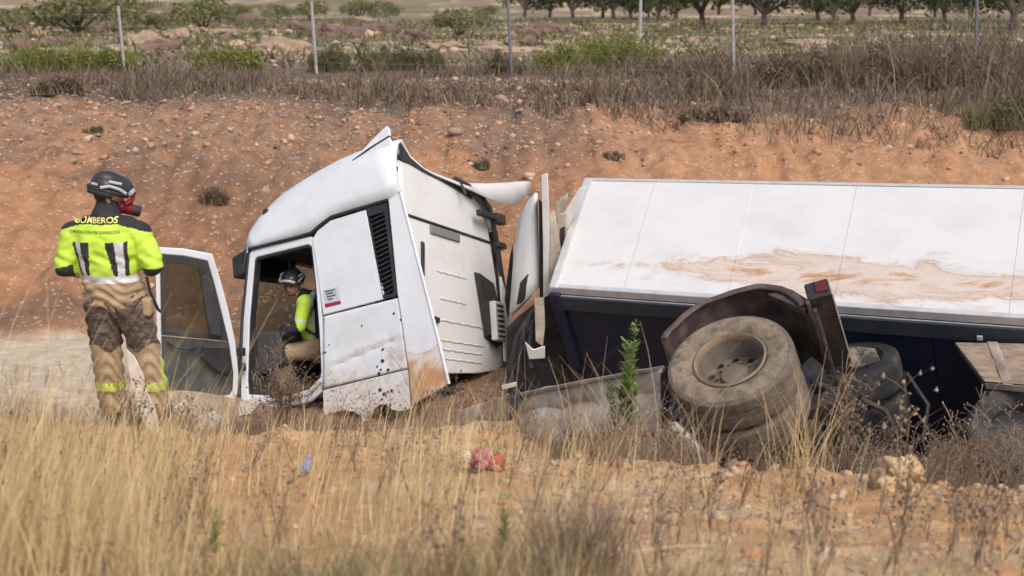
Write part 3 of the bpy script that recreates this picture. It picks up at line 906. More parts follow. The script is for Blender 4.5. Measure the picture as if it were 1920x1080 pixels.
# pipes and brackets hanging off the far rear corner
pp = MB()
pp.tube([(-.06, -.02, 2.62), (-.10, -.3, 2.58), (-.12, -.62, 2.50), (-.12, -.86, 2.30), (-.11, -.97, 2.05), (-.10, -1.06, 1.7), (-.10, -1.15, 1.3)], .032, 8)
pp.tube([(-.08, -.1, 2.60), (-.14, -.12, 2.45)], .02)
pp.tube([(-.09, -.35, 2.50), (-.14, -.75, 2.52)], .018)
pp.build('air_pipe', M['black_plastic'], cab, smooth=True)
MB().box((-.14, -.75, 2.29), (.07, .62, .07)).box((-.14, -1.0, 2.29), (.10, .24, .12)).build('pipe_bracket', M['black_plastic'], cab, bevel=.01)
MB().box((-.12, -1.05, 1.98), (.08, .22, .07)).build('hose_bracket', M['black_plastic'], cab, bevel=.01)
MB().hexa([(-.03, -.45, 1.60), (-.03, -.85, 1.52), (-.03, -1.07, 1.1), (-.03, -.95, .75), (-.03, -.62, .85)], [(-.09, -.47, 1.58), (-.09, -.85, 1.50), (-.09, -1.05, 1.1), (-.09, -.95, .78), (-.09, -.62, .88)]).build('intake_opening', M['black_plastic'], cab)
af = MB().box((-.13, -.80, 1.04), (.08, .26, .46)).build('air_intake', M['cab_rear'], cab, bevel=.012)
for i in range(7):
    MB().box((-.175, -.80, .86 + i * .06), (.012, .18, .022)).build('louvre', M['dark_trim'], af)
MB().hexa([(-.10, -1.0, 1.60), (-.10, -1.12, 1.4), (-.10, -1.22, .55), (-.10, -.95, .58)], [(-.13, -1.0, 1.60), (-.13, -1.12, 1.4), (-.13, -1.22, .55), (-.13, -.95, .58)]).build('torn_flap', M['cab_rear'], cab, bevel=.006)
# sticker on the sleeper side, rivets and dents as small plugs
sk = MB().prism([(.985, 1.33), (.79, 1.345), (.775, 1.20), (.97, 1.185)], 1.2545, 1.2585, side).build('notice_sticker', M['sticker_grey'], cab)
MB().prism([(.97, 1.178), (.775, 1.193), (.772, 1.155), (.966, 1.135)], 1.2545, 1.2585, side).build('red_stripe', M['sticker_red'], sk)
for i in range(4):
    MB().prism([(.96 - .01 * i, 1.315 - i * .03), (.83 + (i % 2) * .03, 1.325 - i * .03), (.83 + (i % 2) * .03, 1.312 - i * .03), (.96 - .01 * i, 1.302 - i * .03)], 1.2588, 1.2598, side).build('print_line', M['dark_trim'], sk)
for x, z, r in [(.30, .62, .014), (.31, .50, .02), (.36, .37, .02), (.335, .41, .012), (.25, .40, .016), (.36, .20, .02), (.31, .15, .022), (.27, .17, .012), (.22, .18, .016), (.34, .10, .012), (.25, .03, .018)]:
    MB().lathe([(.001, .006), (r, .004), (r * 1.05, 0)], Matrix.Translation((x, 1.2515, z)) @ Matrix.Rotation(-math.pi / 2, 4, 'X'), 10).build('bolt_hole', M['black_plastic'], cab)
MB().box((.03, 1.21, 2.52), (.03, .06, .05)).build('catch', M['black_plastic'], cab)

# the open door: hinged on the front pillar and swung forward, so its inner face looks at the road
def dpt(px, py, off=0.0):
    """Point of the door plane: 14.82 m out at the hinge, 14.55 m at its free edge; off pushes towards the road."""
    y = 14.82 - (447 - px) / 160 * .27 - off
    return CM.inverted() @ at(px, py, y)


def dring(o, i, a, b_):
    mb = MB()
    return mb.ring(o, i, a, b_, lambda x, y, d: dpt(x, y, d))


do = [(291, 463), (345, 466), (398, 476), (412, 520), (428, 580), (441, 640), (447, 700), (445, 738), (436, 752), (380, 754), (320, 755), (296, 750)]
di = [(300, 476), (345, 480), (389, 489), (401, 530), (416, 590), (429, 645), (437, 700), (436, 730), (430, 741), (380, 744), (322, 745), (303, 742)]
door = dring(do, di, -.03, .05).build('door', M['cab_white'], cab, bevel=.01)
dii = [(x + (360 - x) * .17, y + (600 - y) * .12) for x, y in di]
dring([(x, y) for x, y in di[:5]] + [(429, 640), (370, 634), (303, 628)], [(309, 492), (343, 495), (377, 502), (388, 540), (402, 592), (411, 632), (370, 626), (311, 620)], -.01, .055).build('window_frame', M['dark_trim'], door, bevel=.006)
MB().prism([(309, 492), (343, 495), (377, 502), (388, 540), (402, 592), (411, 632), (370, 626), (311, 620)], 0, .006, lambda x, y, d: dpt(x, y, d)).build('window_glass', M['smoked_glass'], door)
MB().prism([(303, 630), (370, 636), (430, 642), (437, 700), (436, 730), (430, 741), (380, 744), (322, 745), (303, 742)], -.01, .03, lambda x, y, d: dpt(x, y, d)).build('inner_trim', M['door_trim'], door, bevel=.01)
MB().prism([(380, 648), (428, 650), (434, 700), (420, 702), (396, 690), (376, 668)], .031, .10, lambda x, y, d: dpt(x, y, d)).build('arm_rest', M['black_plastic'], door, bevel=.015)
MB().prism([(388, 515), (397, 530), (414, 600), (416, 632), (392, 628), (384, 580), (376, 520)], .058, .11, lambda x, y, d: dpt(x, y, d)).build('mirror_back', M['dark_trim'], door, bevel=.015)
MB().tube([dpt(372, 505, .06), dpt(386, 530, .08), dpt(392, 560, .09)], .018).build('mirror_arm', M['black_plastic'], door, smooth=True)
MB().tube([dpt(314, 640, .05), dpt(330, 650, .09), dpt(352, 655, .09), dpt(368, 650, .05)], .014).build('handle', M['black_plastic'], door, smooth=True)
for px, py in [(451, 660), (452, 688)]:
    q = dpt(px, py, .0)
    MB().box(q, (.09, .07, .09)).build('hinge', M['black_plastic'], cab, bevel=.01)

# lower white step fairing lying under the door
stp = at(385, 790, 14.3)
sf = MB().hexa([at(335, 762, 14.4), at(440, 757, 14.6), at(446, 800, 14.3), at(345, 806, 14.1)], [at(335, 764, 14.5), at(440, 759, 14.7), at(446, 806, 14.4), at(345, 812, 14.2)])
sf.build('step_fairing', M['step_white'], None, bevel=.02, origin=stp)
o = bpy.data.objects['step_fairing']
o.location = stp
tag(o, 'pale step fairing torn loose beneath the open cab door', 'fairing')

shard_lab = ['curved white shard standing by the lower corner of the open door', 'flat silvery shard lying before the pale step fairing', 'small white splinter lying under the door hinge side']
for k, (pts, D, mm) in enumerate([([(318, 770), (345, 748), (362, 760), (356, 800), (334, 812)], 12.9, 'broken_white'), ([(366, 782), (402, 770), (420, 786), (396, 806), (372, 804)], 12.7, 'alu'), ([(446, 756), (478, 742), (492, 752), (470, 776), (448, 780)], 13.6, 'broken_white')]):
    q0 = at(*pts[-1], D)
    mb = MB().hexa([at(*p, D + .05 * (i % 2)) for i, p in enumerate(pts)], [at(p[0], p[1] + 3, D + .03 + .05 * (i % 2)) for i, p in enumerate(pts)])
    o = mb.build('panel_shard', M[mm], None, bevel=.006, origin=q0)
    o.location = q0
    tag(o, shard_lab[k], 'broken panel')

# ------------------------------------------------------------------ trailer on its side
A, C_ = at(1045, 540, 14.5), at(1920, 598, 11.98)
B_ = at(1110, 337, 16.57)
ex = (C_ - A).normalized()
ez = ex.cross(B_ - A).normalized()
ey = ez.cross(ex)
TM = Matrix([[ex[i], ey[i], ez[i], A[i]] for i in range(3)] + [[0, 0, 0, 1]])
tr = root('trailer', mat=TM, label='white box trailer tipped over with mud smeared on its upturned side', cat='trailer')
bl = TM.inverted() @ B_
W, SH = bl.y, bl.x / bl.y
D2 = TM.inverted() @ at(1920, 352, 13.95)


def sk2(x, y, z):
    t = max(0.0, 1 - x / 9.0)
    return (x + y * SH * t, y * (1 + .0 * x), z)


seams = [0.0, .78, 1.92, 3.0, 4.6, 6.2, 7.8, 9.4, 10.8]
for i in range(len(seams) - 1):
    a, b2 = seams[i] + .0015, seams[i + 1] - .0015
    rws = []
    for j in range(13):
        y = .06 + (W - .10) * j / 12
        rws.append([sk2(a + (b2 - a) * k / 6, y, -.004 + .002 * math.sin(1.7 * (a + (b2 - a) * k / 6) + y) * math.sin(2.3 * y)) for k in range(7)])
    MB().grid(rws).build('side_panel', M['trailer_panel'], tr, solid=.02, offset=0)
MB().prism([(-.0, .05), (10.8, .05), (10.8, W - .04), (.0, W - .04)], -.06, -.03, sk2).build('panel_backing', M['alu'], tr)
rj = MB()
for x, y0, y1 in [(1.915, .75, W - .08)]:
    rj.prism([(x - .006, y0), (x + .006, y0), (x + .006, y1), (x - .006, y1)], .004, .009, sk2)
rj.build('joint_strip', M['trailer_white'], tr, bevel=.002)
MB().prism([(.0, -.012), (10.8, -.012), (10.8, .055), (.0, .055)], -.07, .018, sk2).build('edge_rail', M['alu'], tr, bevel=.008)
MB().prism([(.0, W - .035), (10.8, W - .035), (10.8, W + .015), (.0, W + .015)], -.07, .018, sk2).build('far_edge_rail', M['alu'], tr, bevel=.008)
MB().prism([(-.10, -.014), (.012, -.014), (.012, W + .017), (-.10, W + .017)], -.10, .026, sk2).build('front_corner_post', M['alu'], tr, bevel=.02)
# the shaded face: rail, panels
HB = 2.0
for i, (a, b2) in enumerate([(.0, 1.3), (1.3, 2.6), (2.6, 3.9), (3.9, 5.2), (5.2, 6.6), (6.6, 8.4), (8.4, 10.8)]):
    MB().box(((a + b2) / 2, .02, -.07 - HB / 2), (b2 - a - .006, .06, HB)).build('under_panel', M['shaded_navy'], tr, bevel=.004)
MB().box((5.4, -.025, -.17), (10.8, .05, .17)).build('side_rail', M['rail_dark'], tr, bevel=.01)
MB().box((5.4, -.012, -.085), (10.8, .03, .012)).build('rail_strip', M['alu'], tr)
MB().box((-.035, .0, -.55), (.13, .12, 1.0)).build('front_post', M['shaded_navy'], tr, bevel=.01)
MB().box((2.95, -.035, -.088), (.16, .04, .05)).build('rail_plate', M['dust_metal'], tr, bevel=.006)
MB().box((4.35, -.06, -.2), (.05, .02, .05)).build('rail_bolt', M['alu'], tr, bevel=.006)
# body behind: roof, far side, nose
MB().prism([(.0, .1), (10.8, .1), (10.8, W - .1), (.0, W - .1)], -HB, -HB + .04, sk2).build('far_side', M['trailer_white'], tr)
nf = MB().hexa([sk2(-.05, .05, -.08), sk2(-.05, W, -.08), sk2(-.05, W, -HB), sk2(-.05, .05, -HB)], [sk2(.0, .05, -.08), sk2(.0, W, -.08), sk2(.0, W, -HB), sk2(.0, .05, -HB)])
nf.build('nose_wall', M['shaded_navy'], tr)
MB().hexa([sk2(0, W, -.08), sk2(10.8, W, -.08), sk2(10.8, W, -HB), sk2(0, W, -HB)], [sk2(0, W - .04, -.08), sk2(10.8, W - .04, -.08), sk2(10.8, W - .04, -HB), sk2(0, W - .04, -HB)]).build('far_wall', M['shaded_navy'], tr)
TI = TM.inverted()


def tp(px, py, y):
    return TI @ at(px, py, y)


def slab(pts, y, dy, name, mat, parent, inv=None, bevel=.008):
    inv = inv or Matrix()
    yy = y if isinstance(y, (list, tuple)) else [y] * len(pts)
    mb = MB().hexa([inv @ at(*p, q) for p, q in zip(pts, yy)], [inv @ at(*p, q + dy) for p, q in zip(pts, yy)])
    return mb.build(name, mat, parent, bevel=bevel)


# cooling unit on the trailer nose: domed white cover, mounting frame, hoses
cov = []
for t in np.linspace(0, 1, 9):
    row = []
    for s in np.linspace(0, 1, 6):
        xl = 985 + (955 - 985) * t ** .42
        xr = 1008 + (1012 - 1008) * t
        yt = 362 + 4 * (1 - s) ** 2 * 6
        yb = 590 - 52 * s
        px = xl + (xr - xl) * s
        py = yt + (yb - yt) * t
        row.append(TI @ at(px, py, 15.75 - .32 * s + .10 * math.cos(t * 3.1) - .16 * math.sin(s * 3.14)))
    cov.append(row)
cu = MB().grid(cov).build('unit_cover', M['trailer_white'], tr, smooth=True, solid=.05, offset=1)
slab([(975, 530), (990, 513), (998, 520), (994, 545), (978, 568), (968, 572)], 15.33, .03, 'cover_hole', M['black_plastic'], cu, TI)
slab([(1010, 372), (1017, 380), (1026, 560), (1022, 600), (1012, 590)], 15.3, .5, 'unit_side', M['black_metal'], tr, TI)
slab([(1015, 328), (1027, 324), (1030, 400), (1030, 545), (1026, 602), (1019, 590), (1018, 450)], 15.15, .12, 'mounting_frame', M['alu'], tr, TI)
slab([(1031, 400), (1040, 395), (1052, 470), (1046, 560), (1034, 590), (1030, 520)], 15.2, .1, 'mounting_plate', M['pale_skirt'], tr, TI)
slab([(1030, 590), (1050, 540), (1062, 470), (1064, 400), (1044, 400), (1038, 470)], 15.5, .1, 'nose_lining', M['pale_skirt'], tr, TI)
slab([(1048, 415), (1086, 352), (1100, 350), (1064, 430), (1052, 440)], 15.6, .05, 'nose_brace', M['alu'], tr, TI)
slab([(1042, 380), (1066, 360), (1060, 390), (1044, 405)], 16.0, .2, 'nose_fitting', M['dust_metal'], tr, TI)
slab([(1050, 428), (1060, 424), (1058, 456), (1052, 460)], 15.4, .04, 'nose_hole', M['black_plastic'], tr, TI)
hs = MB()
for pts in [[(1018, 575), (992, 596), (970, 630), (958, 680), (962, 720)], [(1020, 560), (995, 590), (978, 630), (970, 700)], [(1016, 572), (1000, 600), (990, 650), (996, 690)], [(1014, 600), (984, 625), (968, 660), (955, 700)]]:
    hs.tube([TI @ at(x, y, 14.75 - .05 * i) for i, (x, y) in enumerate(pts)], .024, 8)
hs.build('air_hose', M['black_plastic'], tr, smooth=True)
slab([(950, 615), (972, 592), (1015, 560), (1046, 545), (1085, 640), (1090, 740), (985, 745), (950, 735)], 15.1, .3, 'dark_filler', M['black_metal'], tr, TI)  # black sheet added to keep the gap behind the hoses dark
slab([(1002, 560), (1020, 557), (1022, 612), (1018, 650), (1004, 640)], 14.6, .12, 'coupling_box', M['pale_skirt'], tr, TI)
slab([(984, 640), (1000, 655), (1022, 648), (1022, 672), (992, 674)], 14.55, .05, 'white_bracket', M['alu'], tr, TI)
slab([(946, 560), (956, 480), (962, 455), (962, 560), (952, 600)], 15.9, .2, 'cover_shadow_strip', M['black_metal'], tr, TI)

# locker box and wheels on the shaded face
lk = slab([(1790, 642), (1960, 645), (1960, 724), (1846, 716)], [12.25, 11.9, 11.4, 11.75], .03, 'locker_top', M['wood_dust'], tr, TI)
slab([(1790, 643), (1846, 717), (1846, 727), (1788, 650)], [12.24, 11.74, 11.74, 12.24], .04, 'locker_edge', M['black_metal'], tr, TI)
slab([(1846, 718), (1960, 726), (1960, 738), (1848, 730)], [11.75, 11.4, 11.42, 11.77], .03, 'locker_lip', M['dust_metal'], tr, TI)
slab([(1850, 640), (1870, 641), (1900, 722), (1880, 722)], [12.15, 12.1, 11.6, 11.65], -.02, 'locker_strap', M['dust_metal'], tr, TI)


def tyre_profile(R, w, bead):
    return [(bead, -w * .36), (bead + .02, -w * .46), (R * .80, -w * .52), (R * .93, -w * .5), (R * .985, -w * .43), (R, -w * .30), (R, -w * .115), (R * .982, -w * .10), (R * .982, -w * .085), (R, -w * .07),
            (R, w * .07), (R * .982, w * .085), (R * .982, w * .10), (R, w * .115), (R, w * .30), (R * .985, w * .43), (R * .93, w * .5), (R * .915, w * .507), (R * .90, w * .50), (R * .80, w * .525), (R * .70, w * .51), (bead + .035, w * .475), (bead + .02, w * .45), (bead, w * .36), (bead, -w * .36)]


def wheel(parent, Mw, n_tyres, mt, with_rim, R=.52, w=.29, gap=.05):
    """Wheel whose axis is local z, outer face at z = 0."""
    for i in range(n_tyres):
        wn_ = bpy.data.objects.new('wheel', None)
        COL.objects.link(wn_)
        wn_.parent = parent
        T = Mw @ Matrix.Translation((0, 0, -w / 2 - i * (w + gap)))
        tb = MB().lathe(tyre_profile(R, w, .285), T, 64)
        if isinstance(mt, list):
            tb.m = [1 if 2 <= q // 64 <= 16 else 0 for q in range(len(tb.f))]
        tb.build('tyre', mt, wn_, smooth=True)
        if with_rim and i == 0:
            prof = [(.30, w * .47), (.288, w * .50), (.278, w * .47), (.272, w * .30), (.262, w * .12), (.255, -.05), (.245, -.085), (.235, -.09), (.19, -.082), (.165, -.065), (.12, -.058), (.115, -.035), (.105, -.02), (.06, -.015), (.001, -.015)]
            MB().lathe(prof, T, 64).build('rim', M['rim'], wn_, smooth=True)
            MB().lathe([(.293, w * .49), (.284, w * .52), (.274, w * .49), (.268, w * .30)], T, 64).build('rim_lip', M['rim_edge'], wn_, smooth=True)
            for k in range(10):
                a = 2 * math.pi * k / 10 + .2
                MB().lathe([(.026, -.078), (.030, -.073), (.036, -.083)], T @ Matrix.Translation((.212 * math.cos(a), .212 * math.sin(a), -.0)), 14).build('hole_edge', M['rim'], wn_)
                MB().lathe([(.001, -.0775), (.028, -.0775)], T @ Matrix.Translation((.212 * math.cos(a), .212 * math.sin(a), 0)), 14).build('hand_hole', mk('hole_black', (.006, .006, .006), .8) if k == 0 else bpy.data.materials['hole_black'], wn_)
                MB().lathe([(.001, -.035), (.012, -.035), (.013, -.07)], T @ Matrix.Translation((.145 * math.cos(a + .3), .145 * math.sin(a + .3), 0)), 6).build('wheel_nut', M['rim'], wn_)
        elif with_rim:
            MB().lathe([(.29, .12), (.25, .05), (.0, .05)], T, 32).build('rim', M['rim'], wn_)


def frame_from(n, xdir, o):
    n = n.normalized()
    x = (xdir - n * xdir.dot(n)).normalized()
    y = n.cross(x)
    return Matrix([[x[i], y[i], n[i], o[i]] for i in range(3)] + [[0, 0, 0, 1]])


camR, camU, camF = Vector((1, 0, 0)), Vector((0, math.sin(PITCH), math.cos(PITCH))), Vector((0, math.cos(PITCH), -math.sin(PITCH)))
dn = camU * .93 - camR * .27 - camF * .26
wheel(tr, TI @ frame_from(dn, camR, at(1590, 676, 12.5)), 2, M['tyre_dark'], False, R=.46, w=.30)
MB().lathe([(.001, -.05), (.12, -.045), (.2, -.06), (.29, -.09)], TI @ frame_from(dn, camR, at(1590, 676, 12.5)), 32).build('hub_cover', M['black_metal'], tr, smooth=True)
MB().hexa([tp(1556, 662, 12.3), tp(1600, 648, 12.35), tp(1640, 652, 12.4), tp(1652, 676, 12.3), tp(1600, 690, 12.2)], [tp(1556, 672, 12.35), tp(1600, 660, 12.4), tp(1640, 664, 12.45), tp(1652, 690, 12.35), tp(1600, 700, 12.25)]).build('mud_flap', M['flap'], tr, bevel=.01)
MB().tube([tp(1530, 720, 11.9), tp(1600, 742, 12.0), tp(1660, 770, 12.0), tp(1700, 850, 11.8)], [.03, .03, .025, .02], 8).build('bent_pipe', M['black_metal'], tr, smooth=True)
MB().tube([tp(1700, 700, 12.3), tp(1740, 760, 12.1), tp(1730, 830, 11.9)], .022, 8).build('brake_line', M['black_metal'], tr, smooth=True)
dn2 = camU * .55 + camR * .1 - camF * .8
wheel(tr, TI @ frame_from(dn2, camR, at(1925, 815, 11.4)), 2, M['tyre_dark'], False, R=.48, w=.30)
MB().lathe([(.001, -.05), (.12, -.045), (.2, -.06), (.29, -.09)], TI @ frame_from(dn2, camR, at(1925, 815, 11.4)), 32).build('hub_cover', M['black_metal'], tr, smooth=True)

# ------------------------------------------------------------------ tractor chassis with the twin rear wheel
nw = (camU * .735 - camR * .345 - camF * .585).normalized()
WM = frame_from(nw, camR, at(1367, 672, 10.75))
ch = root('truck_chassis', mat=WM, label='upturned lorry chassis with muddy twin rear wheel and bent mudguard', cat='lorry chassis')
CI = WM.inverted()
wheel(ch, Matrix(), 2, [M['tyre'], M['tyre_tread']], True, R=.515, w=.30)
MB().tube([(0, 0, -.6), (0, 0, -2.2)], .09, 12).build('axle', M['black_metal'], ch, smooth=True)
# mudguard: bent strip over both tyres with turned lip
gc, gr_ = (.07, .10), .645
gp = []
for i in range(25):
    a = math.radians(152 - (152 - 22) * i / 24)
    rr = gr_ + .06 * math.exp(-((math.degrees(a) - 55) / 22) ** 2)
    rr += .004 * math.sin(i * 1.7) + .006 * math.sin(i * .9 + 1)
    gp.append((gc[0] + rr * math.cos(a), gc[1] + rr * math.sin(a)))
MB().grid([[(x, y, -.70) for x, y in gp], [(x, y, -.35) for x, y in gp], [(x, y, -.0) for x, y in gp], [(x, y, .035) for x, y in gp], [(gc[0] + (x - gc[0]) * .965, gc[1] + (y - gc[1]) * .965, .04) for x, y in gp], [(gc[0] + (x - gc[0]) * .93, gc[1] + (y - gc[1]) * .93, .03) for x, y in gp]]).build('mudguard', M['guard'], ch, smooth=True, solid=.012)
MB().hexa([(.40, .62, .02), (.60, .60, .02), (.72, .40, .02), (.66, .30, .02), (.56, .42, .02)], [(.40, .62, -.05), (.60, .60, -.05), (.72, .40, -.05), (.66, .30, -.05), (.56, .42, -.05)]).build('mudguard_flap', M['guard'], ch, bevel=.008)
# tail lamp bar running across behind the wheel
lb = MB().box((.80, .42, -.30), (.19, .20, .80)).build('lamp_bar', M['black_metal'], ch, bevel=.015)
MB().box((.83, .43, .106), (.09, .12, .018)).box((.83, .524, -.12), (.10, .014, .36)).build('tail_lamp', M['red_lens'], lb, bevel=.006)
MB().box((.90, .42, -.30), (.014, .21, .80)).box((.80, .525, -.62), (.19, .012, .12)).build('lamp_edge', M['dust_metal'], lb, bevel=.004)
MB().box((.70, .30, -.33), (.03, .05, .86)).build('lamp_bracket', M['guard'], ch, bevel=.005)
MB().box((.74, .24, -.36), (.03, .04, .82)).build('lamp_stay', M['guard'], ch, bevel=.005)


def cslab(pts, y, dy, name, mat, bevel=.01):
    return slab(pts, y, dy, name, mat, ch, CI, bevel)


# pale side skirt and frame rails that lead from the wheel towards the cab
sky_ = [12.9, 12.6, 11.9, 11.3]
rows_ = []
for j in range(9):
    row = []
    for i in range(26):
        u, v = i / 25, j / 8
        px = 948 + (1243 - 948) * u + 3 * math.sin(v * 5)
        yt = 742 - 54 * u + 5 * math.sin(u * 17) * math.sin(u * 5 + 1) + (9 if .33 < u < .40 else 0)
        yb = 838 - 28 * u + 7 * math.sin(u * 23)
        py = yt + (yb - yt) * v
        d = 12.75 - 1.4 * u + .06 * float(fbm(np.array([u * 5]), np.array([v * 2]), 1.3, 3, 55)[0]) + (.05 if .30 < v < .40 else 0) - .16 * v
        row.append(CI @ at(px, py, d))
    rows_.append(row)
MB().grid(rows_).build('side_skirt', M['pale_skirt'], ch, smooth=True, solid=.03, offset=0)
cslab([(946, 742), (1100, 711), (1245, 685), (1247, 692), (1101, 719), (947, 750)], [12.68, 11.97, 11.3, 11.3, 11.97, 12.68], .12, 'skirt_flange', M['dust_metal'], .008)
sf2 = MB().ring([(852, 772), (944, 744), (944, 850), (850, 860)], [(886, 782), (934, 770), (934, 798), (886, 806)], 0, .08, lambda x, y, d: CI @ at(x, y, 13.0 - (x - 850) / 94 * .25 + d))
sf2.build('skirt_end', M['pale_skirt'], ch, bevel=.01)
cslab([(955, 732), (972, 728), (974, 830), (957, 838)], [12.55, 12.5, 12.4, 12.45], .04, 'skirt_strap', M['dark_trim'])
cslab([(940, 722), (968, 716), (970, 724), (942, 731)], 12.5, .05, 'strap_buckle', M['alu'], .004)
cslab([(1238, 700), (1250, 690), (1252, 790), (1240, 800)], 11.2, .06, 'skirt_edge', M['black_metal'])
fr_ = MB()
for off in (-.75, -1.5):
    fr_.tube([(.9, .0, off), (-1.2, -.12, off), (-2.6, -.2, off)], .11, 4)
fr_.build('frame_rail', M['black_metal'], ch)
MB().tube([CI @ at(1262, 800, 10.5), CI @ at(1300, 835, 10.3), CI @ at(1345, 885, 10.0)], [.05, .045, .05], 8).build('bent_strut', M['dust_metal'], ch, smooth=True)
MB().tube([CI @ at(1215, 850, 10.6), CI @ at(1240, 810, 10.6), CI @ at(1275, 815, 10.5)], .03, 8).build('bent_bracket', M['dust_metal'], ch, smooth=True)
MB().box(CI @ at(1400, 800, 11.4), (1.2, .8, .5)).build('axle_housing', M['black_metal'], ch, bevel=.08)

# crumpled wheel hub or lamp showing under the cab's torn lower edge
hb = at(705, 790, 14.35)
hbn = frame_from(-camF + camU * .25 - camR * .1, camR, hb)
hr = root('headlamp', mat=hbn, label='broken round lamp lying under the torn lower edge of the cab', cat='lamp')
MB().lathe([(.001, -.02), (.09, .0), (.115, .03), (.125, .05), (.135, .03), (.135, -.08), (.0, -.1)], Matrix(), 28).build('lamp_bowl', M['dark_trim'], hr, smooth=True)
MB().tube([(-.04, .06, .04), (.02, .02, .05), (.06, -.05, .04)], .018, 8).build('lamp_bulb_holder', M['alu'], hr, smooth=True)


# ------------------------------------------------------------------ people
def blob(name, caps, balls, vox, mat, parent=None, smooth_it=6, fac=.5):
    """One continuous skin over tapered limbs (a, b, ra, rb) and ellipsoids (c, r3, rot)."""
    bm = bmesh.new()
    for a, b2, ra, rb in caps:
        a, b2 = Vector(a), Vector(b2)
        L_ = max((b2 - a).length, 1e-4)
        q = Vector((0, 0, 1)).rotation_difference((b2 - a).normalized()).to_matrix().to_4x4()
        bmesh.ops.create_cone(bm, cap_ends=True, segments=16, radius1=ra, radius2=rb, depth=L_, matrix=Matrix.Translation((a + b2) / 2) @ q)
        bmesh.ops.create_icosphere(bm, subdivisions=2, radius=ra, matrix=Matrix.Translation(a))
        bmesh.ops.create_icosphere(bm, subdivisions=2, radius=rb, matrix=Matrix.Translation(b2))
    for c, r3, rot in balls:
        Mx = Matrix.Translation(c) @ rot.to_4x4() @ Matrix.Diagonal((*r3, 1))
        bmesh.ops.create_icosphere(bm, subdivisions=3, radius=1, matrix=Mx)
    me = bpy.data.meshes.new(name)
    bm.to_mesh(me)
    bm.free()
    o = link(name, me, None)
    r = o.modifiers.new('r', 'REMESH')
    r.mode, r.voxel_size, r.use_smooth_shade = 'VOXEL', vox, True
    s = o.modifiers.new('s', 'SMOOTH')
    s.iterations, s.factor = smooth_it, fac
    dg = bpy.context.evaluated_depsgraph_get()
    me2 = bpy.data.meshes.new_from_object(o.evaluated_get(dg))
    me2.name = name
    o.modifiers.clear()
    o.data = me2
    bpy.data.meshes.remove(me)
    me2.materials.clear()
    for m_ in (mat if isinstance(mat, list) else [mat]):
        me2.materials.append(m_)
    me2.polygons.foreach_set('use_smooth', [True] * len(me2.polygons))
    if parent is not None:
        o.parent = parent
    return o


def paint(o, fn):
    me = o.data
    mi = [fn(p.center, p.normal) for p in me.polygons]
    me.polygons.foreach_set('material_index', mi)
    me.update()


I3 = Matrix.Identity(3)


def rotz(a): return Matrix.Rotation(a, 3, 'Z')


def hand(pos, d, nrm, side_, r=.0095):
    """Palm and five bent fingers: d points along the fingers, nrm out of the back of the hand."""
    d, nrm = Vector(d).normalized(), Vector(nrm)
    nrm = (nrm - d * nrm.dot(d)).normalized()
    s = d.cross(nrm) * side_
    p = Vector(pos)
    caps = [(p, p + d * .05, .022, .026), (p + s * .018, p + d * .06 + s * .026, .019, .016), (p - s * .018, p + d * .055 - s * .026, .019, .016)]
    for k, (o_, ln) in enumerate([(-.030, .058), (-.010, .072), (.010, .078), (.030, .070)]):
        q0 = p + d * .062 + s * o_
        q1 = q0 + (d * .8 - nrm * .45).normalized() * ln * .5
        q2 = q1 + (d * .25 - nrm * .9).normalized() * ln * .42
        caps += [(q0 - d * .02, q1, r, r * .95), (q1, q2, r * .95, r * .8)]
    t0 = p + d * .01 + s * .032
    t1 = t0 + (d * .5 + s * .7 - nrm * .3).normalized() * .035
    t2 = t1 + (d * .8 - nrm * .5).normalized() * .03
    caps += [(t0, t1, r * 1.25, r * 1.1), (t1, t2, r * 1.1, r * .9)]
    return caps


def head_parts(c, f, rgt):
    """Skull, jaw, nose, ears for a head centred at c, looking along f."""
    c, f = Vector(c), Vector(f).normalized()
    rgt = Vector(rgt).normalized()
    up = rgt.cross(f).normalized()
    R_ = Matrix([rgt, f, up]).transposed()
    P = lambda x, y, z: c + R_ @ Vector((x, y, z))
    balls = [(P(0, -.012, .025), (.076, .096, .092), R_), (P(0, .028, -.055), (.056, .062, .062), R_), (P(0, .05, -.085), (.032, .035, .025), R_),
             (P(.078, -.012, -.015), (.012, .024, .033), R_), (P(-.078, -.012, -.015), (.012, .024, .033), R_), (P(0, .092, -.052), (.024, .012, .009), R_), (P(0, .086, .022), (.058, .016, .012), R_)]
    caps = [(P(0, .088, .005), P(0, .112, -.028), .010, .014)]
    return balls, caps, R_, P


